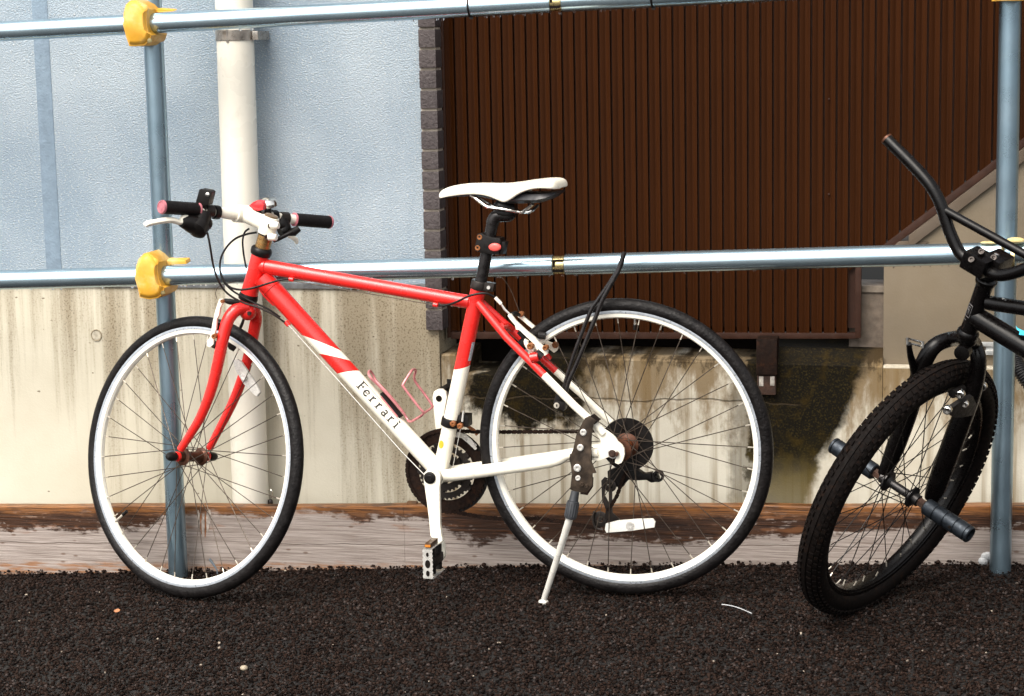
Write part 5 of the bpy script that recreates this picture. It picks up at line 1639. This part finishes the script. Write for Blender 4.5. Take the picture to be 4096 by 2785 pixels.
# ---- chain
def chain(path, pitch=.0127):
    P = [V(p) for p in path]
    mb = MB()
    L = [0]
    for i in range(len(P) - 1):
        L.append(L[-1] + (P[i + 1] - P[i]).length)
    def at_(s):
        for i in range(len(P) - 1):
            if s <= L[i + 1]:
                return P[i].lerp(P[i + 1], (s - L[i]) / max(L[i + 1] - L[i], 1e-6))
        return P[-1]
    s, k = 0.0, 0
    while s + pitch < L[-1]:
        a, b = at_(s), at_(s + pitch)
        d = (b - a).normalized()
        u = BN.cross(d)
        for sgn in (-1, 1):
            off = BN * sgn * (.0032 if k % 2 else .0022)
            c = (a + b) / 2 + off
            pts = [c - d * pitch * .62 + u * .002, c - d * pitch * .45 + u * .0043, c - d * pitch * .2 + u * .0042, c + u * .0026, c + d * pitch * .2 + u * .0042, c + d * pitch * .45 + u * .0043, c + d * pitch * .62 + u * .002]
            pts += [q - 2 * u * (q - c).dot(u) for q in reversed(pts)]
            mb.prism(pts, BN * .0009 * sgn)
        mb.tube([a - BN * .004, a + BN * .004], .0036, 6)
        s += pitch; k += 1
    mb.build('chain', MAT['dark_rust'], bk, smooth=False, kind='stuff')
up_path = [(-0.4163, 0.0792, 0.3625), (-0.3865, 0.0771, 0.3618), (-0.3346, 0.0735, 0.3619), (-0.2930, 0.0706, 0.3629), (-0.0915, 0.0615, 0.3708), (-0.0015, 0.0582, 0.3784)]
chain(up_path)
wrap = []
for k in range(0, 15):
    a = R(-5 + 195 * k / 14)
    wrap.append(CC + BN * .006 + .099 * (math.cos(a) * UP + math.sin(a) * BU))
chain(wrap)
chain([wrap[-1], (-0.3394, 0.0739, 0.1567), (-0.2475, 0.0694, 0.1517), (-0.2017, 0.0692, 0.1597), (-0.0634, 0.0646, 0.1419), (-0.0498, 0.0636, 0.1409)])
chain([(-0.0288, 0.0622, 0.1862), (-0.0080, 0.0607, 0.2211), (0.0060, 0.0597, 0.2623), (0.0198, 0.0588, 0.2898)])
# ---- rear derailleur
mb = MB()
mb.prism([(-0.0321, 0.0684, 0.2762), (-0.0082, 0.0667, 0.2874), (0.0389, 0.0634, 0.2826), (0.0540, 0.0624, 0.2732), (0.0725, 0.0611, 0.2773), (0.0723, 0.0611, 0.2605), (0.0387, 0.0635, 0.2573), (0.0185, 0.0649, 0.2581), (0.0082, 0.0656, 0.2475), (0.0048, 0.0658, 0.2406), (-0.0105, 0.0669, 0.2399), (-0.0208, 0.0676, 0.2310), (-0.0308, 0.0683, 0.2390)], BN * .022)
mb.tube([(0.0568, 0.0762, 0.2668), (0.0702, 0.0753, 0.2607), (0.0871, 0.0741, 0.2664)], [.008, .010, .012], 12)
dr = mb.build('rear_derailleur', MAT['black_plastic'], bk, bevel=.003)
mb = MB()
mb.ring((0.0879, 0.0640, 0.2697), BN, [(-.006, .008), (.006, .008), (.006, .0135), (-.006, .0135)], 20)
mb.build('cable_guide', MAT['black_plastic'], dr)
mb = MB()
mb.prism([(-0.0455, 0.0613, 0.2554), (-0.0376, 0.0608, 0.2642), (-0.0302, 0.0603, 0.2612), (-0.0378, 0.0608, 0.2473), (-0.0375, 0.0608, 0.2202), (-0.0282, 0.0601, 0.2037), (-0.0278, 0.0601, 0.2342), (-0.0204, 0.0596, 0.2345), (-0.0197, 0.0595, 0.1803), (-0.0016, 0.0583, 0.1643), (-0.0220, 0.0597, 0.1564), (-0.0389, 0.0609, 0.1658), (-0.0352, 0.0606, 0.1864), (-0.0444, 0.0612, 0.2097)], BN * .004)
mb.build('derailleur_cage', MAT['dark_steel'], dr, bevel=.0005)
for q, r in (((-0.0499, 0.0656, 0.1626), .0185), ((-0.0250, 0.0639, 0.2436), .015)):
    c = V(q)
    mb = MB()
    mb.ring(c, BN, [(-.003, r * .45), (.003, r * .45), (.003, r * .8), (.002, r), (-.002, r), (-.003, r * .8)], 22)
    mb.lathe(c - BN * .005, BN, [(0, r * .3), (.01, r * .3)], 10)
    mb.build('jockey_wheel', MAT['dark_steel'], dr)
mb = MB()
mb.tube([(-0.0622, 0.0605, 0.1822), (-0.0659, 0.0607, 0.1615), (-0.0593, 0.0603, 0.1431), (-0.0423, 0.0591, 0.1389)], .003, 8, smooth=4)
mb.build('cage_hoop', MAT['dark_steel'], dr)
# ---- front derailleur
mb = MB()
q = BB + sax * ((V((-0.3985, 0.0279, 0.3937)) - BB).dot(sax))
mb.lathe(q - sax * .010, sax, [(0, .0182), (0, .0215), (.002, .0222), (.018, .0222), (.020, .0215), (.020, .0182)], 26)
mb.box(V((-0.3669, 0.0357, 0.3978)), -BU * .018, BN * .018, UP * .014)
mb.tube([(-0.3691, 0.0258, 0.4118), (-0.3669, 0.0257, 0.3997)], [.007, .010], 12)
fd = mb.build('front_derailleur', MAT['black_plastic'], bk, bevel=.0015)
mb = MB()
mb.prism([(-0.3874, 0.0652, 0.3621), (-0.3673, 0.0638, 0.3567), (-0.3524, 0.0627, 0.3437), (-0.3408, 0.0619, 0.3244), (-0.3454, 0.0622, 0.3203), (-0.3627, 0.0635, 0.3359), (-0.3776, 0.0645, 0.3477), (-0.3954, 0.0657, 0.3495)], BN * .0015)
mb.tube([(-0.3717, 0.0661, 0.3537), (-0.3617, 0.0704, 0.3439), (-0.3456, 0.0743, 0.3279)], .0035, 8)
mb.tube([(-0.3660, 0.0707, 0.3763), (-0.3498, 0.0746, 0.3648), (-0.3419, 0.0740, 0.3540)], .004, 8, mi=1)
mb.build('derailleur_cage', [MAT['silver'], MAT['rusty_bolt']], fd)
mb = MB()
for q_ in ((-0.3674, 0.0097, 0.3877), (-0.3828, 0.0047, 0.3937)):
    mb = MB()
    mb.lathe(q_, -BN, [(-.006, .0075), (.003, .0075), (.004, .0055), (.004, .003), (.001, .0002)], 6)
    mb.build('clamp_bolt', MAT['rusty_bolt'], fd)
mb = MB(); mb.tube([(-0.3593, 0.0151, 0.4226), (-0.3627, 0.0133, 0.3973)], .0025, 8); mb.tube([(-0.3658, 0.0095, 0.3834), (-0.3773, 0.0113, 0.3340), (-0.3888, 0.0152, 0.2863)], .0008, 6)
mb.build('gear_wire', MAT['silver'], fd)
# ---- bottle cage
def cage(pts, r=.0030):
    mb.tube(pts, r, 10, smooth=5)
mb = MB()
cage([(-0.5072, 0.0295, 0.4103), (-0.5383, 0.0276, 0.4479), (-0.5696, 0.0258, 0.4803), (-0.5829, 0.0227, 0.4950), (-0.5907, 0.0313, 0.5046), (-0.5933, 0.0515, 0.5070), (-0.5898, 0.0633, 0.4960), (-0.5797, 0.0606, 0.4789), (-0.5496, 0.0505, 0.4522), (-0.5177, 0.0442, 0.4170), (-0.5037, 0.0412, 0.3969), (-0.4968, 0.0347, 0.3909), (-0.4827, 0.0217, 0.3957), (-0.4524, 0.0016, 0.4168), (-0.4624, -0.0017, 0.4324), (-0.4968, -0.0013, 0.4784), (-0.4984, 0.0008, 0.4859), (-0.4855, 0.0139, 0.5093), (-0.4821, 0.0297, 0.5150), (-0.4801, 0.0456, 0.5098), (-0.4873, 0.0601, 0.4854), (-0.4670, 0.0667, 0.4525), (-0.4484, 0.0654, 0.4257), (-0.4486, 0.0614, 0.4184), (-0.4513, 0.0035, 0.4177)])
bc2 = mb.build('bottle_cage', MAT['pink_metal'], bk)
mb = MB()
a_, b_ = V((-0.5621, 0.0373, 0.4576)), V((-0.5146, 0.0340, 0.4013))
d_ = (b_ - a_); mb.box((a_ + b_) / 2, d_ / 2, BN * .007, d_.cross(BN).normalized() * .0035)
mb.build('cage_mount', MAT['black_plastic'], bc2, bevel=.001)
mb = MB(); mb.box((a_ + b_) / 2 + d_.cross(BN).normalized() * -.004, d_ * .42, BN * .009, d_.cross(BN).normalized() * .0015)
mb.build('cage_strip', MAT['pink_metal'], bc2)
# ---- kickstand
mb = MB()
mb.prism([(-0.0600, -0.0840, 0.4229), (-0.0543, -0.0844, 0.4313), (-0.0454, -0.0850, 0.4364), (-0.0291, -0.0862, 0.4266), (-0.0358, -0.0857, 0.4167), (-0.0400, -0.0854, 0.3944), (-0.0412, -0.0853, 0.3618), (-0.0435, -0.0852, 0.3372), (-0.0362, -0.0857, 0.3179), (-0.0308, -0.0861, 0.3061), (-0.0397, -0.0854, 0.3044), (-0.0404, -0.0854, 0.2768), (-0.0535, -0.0845, 0.2598), (-0.0733, -0.0831, 0.2596), (-0.0921, -0.0818, 0.2653), (-0.0876, -0.0821, 0.3010), (-0.0899, -0.0819, 0.3239), (-0.0936, -0.0817, 0.3368), (-0.0833, -0.0824, 0.3601), (-0.0756, -0.0829, 0.3931)], BN * .005)
ks = mb.build('kickstand', MAT['stand_steel'], bk, bevel=.0015)
mb = MB()
mb.prism([(-0.0692, -0.0754, 0.3000), (-0.0390, -0.0775, 0.2931), (-0.0406, -0.0774, 0.2717), (-0.0534, -0.0765, 0.2521), (-0.0699, -0.0753, 0.2539)], BN * .004)
mb.build('stand_plate', MAT['rust'], ks, bevel=.001)
mb = MB()
mb.prism([(-0.0575, -0.0762, 0.4264), (-0.0426, -0.0772, 0.4350), (-0.0263, -0.0784, 0.4226), (-0.0346, -0.0778, 0.4151)], BN * .03)
mb.prism([(-0.0934, -0.0737, 0.3450), (-0.0420, -0.0773, 0.3568), (-0.0424, -0.0772, 0.3307), (-0.0905, -0.0739, 0.3188)], BN * .004)
mb.build('stand_clamp', MAT['dark_steel'], ks, bevel=.001)
mb = MB()
for q_, r in (((-0.0587, -0.0841, 0.3986), .0078), ((-0.0661, -0.0836, 0.3634), .0078), ((-0.0738, -0.0831, 0.3163), .0088), ((-0.0725, -0.0831, 0.2931), .0062), ((-0.0634, -0.0838, 0.2791), .0048), ((-0.0533, -0.0845, 0.2753), .0045)):
    mb = MB()
    mb.lathe(q_, -BN, [(-.002, r), (.003, r), (.0045, r * .8), (.0045, r * .45), (.002, r * .4), (.002, .0002)], 14)
    mb.build('stand_screw', MAT['silver'] if r > .005 else MAT['stand_steel'], ks)
KA, KB, KC = V((-0.0791, -0.0867, 0.2629)), V((-0.0901, -0.0980, 0.2010)), V((-0.1651, -0.0470, -0.0135))
KC.z = ground_z(KC.x, KC.y) + .006
d_ = (KB - KA).normalized(); L_ = (KB - KA).length
mb = MB()
pr = [(0, .0095), (.012, .0100), (.022, .0108), (.024, .0138)]
nn = 20
mb.lathe(KA, d_, pr + [(L_ * .5, .0142), (L_ * .9, .0140), (L_ * .97, .0128), (L_, .010)], 24)
for k in range(16):
    a = 2 * math.pi * k / 16
    u_ = d_.cross(BN).normalized(); w_ = d_.cross(u_)
    c_ = math.cos(a) * u_ + math.sin(a) * w_
    mb.tube([KA + d_ * .028 + c_ * .0138, KA + d_ * (L_ * .9) + c_ * .0138], .0012, 5)
mb.build('stand_sleeve', simple('sleeve', (.022, .024, .028), .45, var=.25), ks)
mb = MB()
mb.tube([KB - d_ * .01, KB.lerp(KC, .5), KC], [.0085, .0075, .0068], 16)
mb.lathe(KC + V((0, 0, -.003)), UP, [(-.003, .011), (.002, .0118), (.005, .010), (.006, .006)], 18)
mb.build('stand_leg', simple('stand_silver', (.74, .72, .66), .35, .35, var=.08, vs=30), ks)

# ------------------------------------------------------------ cable lock hanging on the seat stay
lk = thing('cable_lock', (-0.1248, -0.0274, 0.4490), 'black cable lock looped over the bicycle rear stay with a round keyhole', 'lock')
mb = MB()
mb.tube([(-0.1165, -0.0259, 0.4736), (-0.1085, -0.0265, 0.5050), (-0.0866, -0.0280, 0.5710), (-0.0492, -0.0306, 0.6635), (-0.0307, -0.0319, 0.6918), (0.0116, -0.0369, 0.7528), (0.0305, -0.0402, 0.7987)], .0046, 12, smooth=4)
mb.tube([(-0.1104, -0.0324, 0.4700), (-0.0998, -0.0331, 0.5063), (-0.0775, -0.0347, 0.5543), (-0.0388, -0.0374, 0.6458), (-0.0168, -0.0389, 0.6975), (0.0194, -0.0415, 0.7613), (0.0319, -0.0423, 0.8009)], .0050, 12, smooth=4)
mb.build('lock_cable', simple('lock_vinyl', (.010, .008, .008), .3, var=.2), lk)
mb = MB()
mb.tube([(-0.1149, -0.0291, 0.4849), (-0.1246, -0.0284, 0.4509)], [.0125, .0135], 16)
mb.prism([(-0.1332, -0.0428, 0.4579), (-0.1265, -0.0433, 0.4610), (-0.1074, -0.0446, 0.4588), (-0.1084, -0.0445, 0.4443), (-0.1119, -0.0443, 0.4376), (-0.1185, -0.0438, 0.4407), (-0.1301, -0.0430, 0.4461), (-0.1340, -0.0428, 0.4517)], BN * .026)
mb.build('lock_body', MAT['black_plastic'], lk, bevel=.002)
mb = MB(); mb.lathe((-0.1270, -0.0443, 0.4508), -BN, [(-.001, .0066), (.0012, .0066), (.0014, .0052), (.0008, .0002)], 18)
kh = mb.build('keyhole', MAT['nipple'], lk)
mb = MB(); mb.box(V((-0.1266, -0.0461, 0.4511)), BU * .0012, BN * .0004, UP * .0028)
mb.build('key_slot', MAT['void'], kh)

# ------------------------------------------------------------ black dirt-jump bike
WH, WN, E2, E1 = V((0.6417, -0.1494, 0.3037)), V((0.7882, -0.4677, -0.3998)), V((0.3392, -0.3179, 0.8854)), V((0.5411, 0.8335, 0.0919))
STEM = V((0.7976, -0.3600, 0.8136))
bx = thing('dirt_bike', (.75, -.25, ground_z(.75, -.25)), 'black dirt jump bicycle with knobbly tyre and axle pegs beside the blue post', 'bicycle')
BM = [MAT['bmx_tyre'], MAT['bmx_black'], MAT['bmx_black'], MAT['black_plastic'], MAT['nipple']]
hpb = [(.060, .0001), (.060, .006), (.050, .0065), (.050, .013), (.037, .013), (.035, .0235), (.031, .0235), (.029, .015), (.022, .0095), (-.022, .0095), (-.029, .015), (-.031, .0235), (-.035, .0235), (-.037, .013), (-.05, .013), (-.05, .006), (-.06, .006), (-.06, .0001)]
bw, bat = wheel(bx, WH, WN, .311, .262, .245, .056, .032, BM + [simple('bmx_hub', (.03, .028, .028), .35, .7)], 36, .033, .0215, .05, .0011, hpb, knob=True, crad=.0285)
for s in (1, -1):
    mb = MB()
    pr = [(.070, .006), (.070, .0165), (.072, .0185)]
    t = .074
    for k in range(4):
        pr += [(t, .0187), (t + .0215, .0187), (t + .0225, .0165), (t + .0255, .0165), (t + .0265, .0187)]
        t += .0270
    pr += [(t + .003, .0187), (t + .005, .0170), (t + .005, .0130), (t - .01, .0125), (t - .01, .0002)]
    mb.lathe(WH, WN * s, pr, 28)
    pg = mb.build('axle_peg', MAT['peg_metal'], bx)
    mb = MB()
    mb.lathe(WH, WN * s, [(.052, .004), (.052, .0105), (.069, .0105), (.069, .004)], 6)
    mb.build('axle_nut', MAT['rust'], pg)
    mb = MB()
    c = WH + WN * s * .145 - E1 * .0178
    mb.lathe(c, -E1, [(-.002, .0035), (.0014, .0035), (.0014, .0002)], 12)
    mb.build('peg_hole', MAT['void'] if s > 0 else MAT['nipple'], pg)
# fork
CRN = V((0.7766, -0.2750, 0.6521))
mb = MB()
mb.tube([CRN, (0.7901, -0.2230, 0.6324), (0.7996, -0.2231, 0.6012), (0.7970, -0.2102, 0.5608), (0.7827, -0.1931, 0.5077), (0.7597, -0.1737, 0.4396), (0.7342, -0.1485, 0.3598), (0.7169, -0.1297, 0.3038), (0.7068, -0.1230, 0.2760)], [.0165, .0160, .0165, .0175, .0205, .0225, .0225, .0215, .0150], 18, smooth=4)
mb.tube([CRN, (0.7460, -0.1952, 0.6379), (0.7114, -0.2103, 0.6249), (0.6899, -0.2060, 0.5900), (0.6748, -0.1855, 0.5363), (0.6551, -0.1594, 0.4668), (0.6306, -0.1367, 0.3920), (0.6059, -0.1231, 0.3273)], [.0165, .0160, .0170, .0180, .0200, .0205, .0200, .0140], 18, smooth=4)
mb.ball(CRN, .0215, 10)
mb.lathe(V((0.7670, -0.2900, 0.6240)), (-.3, -.9, -.2), [(-.016, .016), (.006, .016), (.008, .008), (.008, .0002)], 18)
mb.build('fork', MAT['bmx_black'], bx)
# head tube, headset
HB2, HT2 = V((0.7795, -0.2880, 0.6707)), V((0.8091, -0.3280, 0.7701))
h2 = (HT2 - HB2).normalized(); L2 = (HT2 - HB2).length
mb = MB()
mb.lathe(HB2, h2, [(0, .0180), (L2 * .2, .0172), (L2 * .8, .0172), (L2, .0180)], 26)
mb.build('head_tube', MAT['bmx_black'], bx)
mb = MB()
mb.lathe(HB2, h2, [(-.018, .0160), (-.016, .0215), (-.010, .0232), (-.004, .0225), (0, .0195)], 28)
mb.build('headset_cup', MAT['bmx_black'], bx)
mb = MB()
mb.lathe(HT2, h2, [(0, .0195), (.004, .0215), (.010, .0225), (.014, .0205), (.016, .0170), (.032, .0170)], 28)
mb.build('headset_cup', MAT['bmx_black'], bx)
# badge on the head tube
cb = V(cam.location) - HB2
cb = (cb - h2 * cb.dot(h2)).normalized()
bv = h2.cross(cb)
if bv.x > 0:
    bv = -bv                       # to the left as seen from the camera
def on_head(s, a, r=.0178):
    return HB2 + h2 * s + r * (math.cos(a) * cb + math.sin(a) * bv)
sb0, sb1 = (V((0.7752, -0.3000, 0.7053)) - HB2).dot(h2), (V((0.7857, -0.3000, 0.7337)) - HB2).dot(h2)
mb = MB()
aL, aR = R(72), R(28)
loop = [on_head(sb0, aL), on_head(sb0, (aL + aR) / 2), on_head(sb0, aR), on_head((sb0 + sb1) / 2, aR), on_head(sb1, aR), on_head(sb1, (aL + aR) / 2), on_head(sb1, aL), on_head((sb0 + sb1) / 2, aL), on_head(sb0, aL)]
mb.tube(loop, .0006, 6)
sm_ = sb1 - sb0
mb.tube([on_head(sb0 + sm_ * .2, R(44)), on_head(sb0 + sm_ * .8, R(44))], .0006, 6)
mb.tube([on_head(sb0 + sm_ * .8, R(44)), on_head(sb0 + sm_ * .82, R(58)), on_head(sb0 + sm_ * .6, R(62)), on_head(sb0 + sm_ * .5, R(46)), on_head(sb0 + sm_ * .2, R(62))], .0006, 6, smooth=3)
mb.tube([on_head(sb0 - .008, R(66)), on_head(sb0 - .008, R(46))], .0006, 6)
mb.build('head_badge', MAT['badge_line'], bx)
# stem block
SC_ = V((0.7961, -0.3600, 0.8172))
fwd = -E1
uu = h2
ww = WN - h2 * WN.dot(h2); ww.normalize()
ff = uu.cross(ww)
if (ff).dot(V(cam.location) - SC_) < 0:
    ff = -ff
mb = MB()
mb.box(SC_, ww * .027, uu * .019, ff * .024)
stm = mb.build('stem', MAT['bmx_black'], bx, bevel=.004)
mb = MB()
mb.box(SC_ - ff * .03 + ww * .022 + uu * .002, ww * .020, uu * .018, ff * .028)
mb.build('stem_rear', MAT['bmx_black'], stm, bevel=.006)
mb = MB()
for q_ in ((0.7814, -0.3850, 0.8248), (0.8045, -0.3850, 0.8113), (0.8005, -0.3750, 0.8398), (0.8243, -0.3700, 0.8273)):
    mb = MB()
    mb.lathe(V(q_), ff + uu * .9, [(-.010, .0062), (.003, .0062), (.003, .0035), (.0005, .0030), (.0005, .0002)], 14)
    mb.build('stem_bolt', MAT['dark_steel'], stm)
mb = MB(); mb.lathe((0.8292, -0.3550, 0.8305), uu, [(-.004, .0062), (.004, .0055), (.005, .0002)], 12)
mb.build('cap_bolt', MAT['chrome'], stm)
# handlebar: left side read off, right side is its mirror image
left = [V(q_) for q_ in ((0.7945, -0.3580, 0.8133), (0.7776, -0.3477, 0.8190), (0.7583, -0.3369, 0.8346), (0.7415, -0.3295, 0.8672), (0.7302, -0.3257, 0.8986), (0.7199, -0.3224, 0.9301), (0.7030, -0.3149, 0.9613), (0.6823, -0.3042, 0.9867), (0.6535, -0.2888, 1.0164), (0.6102, -0.2653, 1.0582))]
mir = [p_ - 2 * (p_ - STEM).dot(WN) * WN for p_ in left]
mb = MB()
mb.tube(list(reversed(left)) + mir[1:], .0125, 18, smooth=4)
hb2 = mb.build('handlebar', MAT['bmx_black'], bx)
mb = MB()
cl_, cr_ = V((0.7309, -0.3281, 0.9163)), None
cr_ = cl_ - 2 * (cl_ - STEM).dot(WN) * WN
mb.tube([cl_, cl_.lerp(cr_, .5), cr_], .0088, 16)
mb.build('crossbar', MAT['bmx_black'], hb2)
mb = MB()
e_ = left[-1]; d_ = (left[-1] - left[-2]).normalized()
mb.ring(e_, d_, [(-.003, .0090), (.0012, .0090), (.0012, .0128), (-.003, .0128)], 22)
mb.lathe(e_ - d_ * .004, d_, [(0, .009), (.001, .009)], 16, mi=1)
mb.build('bar_end', [MAT['brown_hub'], MAT['void']], hb2)
# frame tubes run towards the near right
T0, T1 = V((0.8153, -0.3220, 0.7312)), V((0.8843, -0.3650, 0.7265))
td = (T1 - T0).normalized()
G0, G1 = V((0.7932, -0.3000, 0.6987)), V((0.8877, -0.3650, 0.6488))
gd = (G1 - G0).normalized()
BBX = G0 + gd * .66
STX = T0 + td * .55
mb = MB(); mb.tube([T0, STX], [.0150, .0148], 20); mb.build('top_tube', MAT['bmx_black'], bx)
mb = MB(); mb.tube([G0, BBX], [.0215, .0210], 22); d2 = mb.build('down_tube', MAT['bmx_black'], bx)
mb = MB()
mb.prism([V(q_) for q_ in ((0.8686, -0.3780, 0.6932), (0.8721, -0.3780, 0.6888), (0.8802, -0.3800, 0.6847), (0.8887, -0.3820, 0.6825), (0.8972, -0.3840, 0.6762), (0.8994, -0.3860, 0.6666), (0.8845, -0.3840, 0.6750), (0.8750, -0.3820, 0.6761), (0.8764, -0.3800, 0.6820), (0.8709, -0.3780, 0.6856))], (.0, .004, .0))
mb.build('cyan_lettering', MAT['cyan_print'], d2)
# the rest of the frame, past the edge of the picture
seat_dir = (STX - BBX)
mb = MB(); mb.tube([BBX, STX, STX + seat_dir.normalized() * .05], .0150, 18); mb.build('seat_tube', MAT['bmx_black'], bx)
hd = V((td.x, td.y, 0)).normalized()
sdv = UP.cross(hd)
RX = BBX + hd * .40
RX.z = ground_z(RX.x, RX.y) + .305
mb = MB()
for s in (1, -1):
    mb.tube([BBX + sdv * .02 * s, RX + sdv * .062 * s], .010, 12)
    mb.tube([STX + sdv * .012 * s, RX + sdv * .062 * s], .009, 12)
mb.build('rear_stay', MAT['bmx_black'], bx)
wheel(bx, RX, -sdv if sdv.y > 0 else sdv, .305, .258, .240, .057, .032, BM + [MAT['dark_steel']], 28, .033, .025, .05, .0011, hpb, knob=False, crad=.0285)
S_ = STX + seat_dir.normalized() * .06
rings = []
for t, hw, zt in ((-.13, .014, .006), (-.08, .020, .012), (0, .030, .014), (.06, .055, .018), (.11, .065, .024), (.13, .045, .020)):
    rings.append([S_ + hd * t + sdv * hw * u + UP * (zt * h) for u, h in ((-1, -.6), (-.9, .4), (-.4, 1), (.4, 1), (.9, .4), (1, -.6), (0, -.9))])
mb = MB(); mb.loft(rings, True); mb.build('saddle', MAT['black_plastic'], bx, angle=60)
mb = MB()
mb.lathe(BBX - sdv * .05, sdv, [(0, .02), (.1, .02)], 20)
mb.ring(BBX + sdv * .055, sdv, [(-.002, .03), (.002, .03), (.002, .062), (-.002, .062)], 36)
for s in (1, -1):
    d_ = (hd * .9 + UP * .15).normalized() * s
    a_ = BBX + sdv * .07 * s
    mb.tube([a_, a_ + d_ * .17], [.013, .010], 12)
    mb.box(a_ + d_ * .17 + sdv * .055 * s, hd * .04, sdv * .045, UP * .010)
mb.build('crankset', MAT['bmx_black'], bx)
# rim brake of the dirt bike
mb = MB()
mb.tube([(0.6725, -0.1884, 0.5550), (0.6683, -0.2143, 0.5820), (0.6620, -0.2438, 0.6092), (0.6592, -0.2686, 0.6376)], [.011, .009, .007, .0055], 12, smooth=3)
ba = mb.build('brake_arm', MAT['bmx_black'], bx)
mb = MB()
q0, q1 = V((0.6557, -0.2672, 0.6441)), V((0.6866, -0.2494, 0.6341))
mb.tube([q0 + V((0, 0, .004)), q1 + V((0, 0, .004))], .0022, 8); mb.tube([q0 - V((0, 0, .005)), q1 - V((0, 0, .005))], .0022, 8)
mb.tube([q0 + V((0, 0, .006)), q0 - V((0, 0, .008))], .0032, 8); mb.tube([q1 + V((0, 0, .006)), q1 - V((0, 0, .008))], .0036, 8)
mb.build('wire_anchor', MAT['chrome'], ba)
mb = MB()
mb.prism([(0.7317, -0.3120, 0.5062), (0.7371, -0.3112, 0.5160), (0.7604, -0.2813, 0.5269), (0.7820, -0.2487, 0.5313), (0.7904, -0.2139, 0.5071), (0.7830, -0.2055, 0.4828), (0.7611, -0.2445, 0.4852), (0.7438, -0.2789, 0.4913)], WN * .010)
mb.tube([(0.7475, -0.2384, 0.5288), (0.7692, -0.2071, 0.5349)], .010, 12)
ba = mb.build('brake_arm', MAT['black_rubber'], bx, bevel=.002)
mb = MB()
for q_, r in (((0.7381, -0.3312, 0.5113), .0092), ((0.7735, -0.2737, 0.5138), .0070), ((0.7637, -0.2926, 0.5366), .0095), ((0.8092, -0.1950, 0.5371), .0095)):
    mb = MB()
    mb.lathe(V(q_), -E1 + WN * .4, [(-.008, r), (.002, r), (.004, r * .8), (.004, r * .45), (.002, .0002)], 14)
    mb.build('brake_bolt', MAT['chrome'], ba)
# rain beads on the two bikes' upper tubes
mb = MB()
for i in range(46):
    t = random.random()
    c = T0.lerp(STX, t * .35) + V((0, -.004, .0142)) + V((0, random.uniform(-.009, .004), random.uniform(-.003, 0)))
    mb.ball(c, random.uniform(.0010, .0022), 5, sz=.6)
for i in range(60):
    k = random.randrange(len(left) - 1)
    c = left[k].lerp(left[k + 1], random.random()) + V((random.uniform(-.006, .008), -.007, .0075))
    mb.ball(c, random.uniform(.0008, .0016), 5, sz=.8)
mb.build('rain_beads', MAT['water'], bx, kind='stuff')
mb = MB()
for i in range(70):
    t = random.uniform(.08, .95)
    a = random.uniform(-1.0, 1.0)
    ax_ = (TT1 - TT0).normalized()
    e_ = ax_.cross(BN)
    if e_.z < 0:
        e_ = -e_
    lowside = i % 3 == 0
    r_ = .0162
    c = TT0.lerp(TT1, t) + ((e_ * math.cos(a) - BN * math.sin(abs(a))) * r_ if not lowside else (-e_ * (r_ + .0008)))
    mb.ball(c, random.uniform(.0008, .0018) if not lowside else random.uniform(.0014, .0024), 5)
mb.build('rain_beads', MAT['water'], bk, kind='stuff')
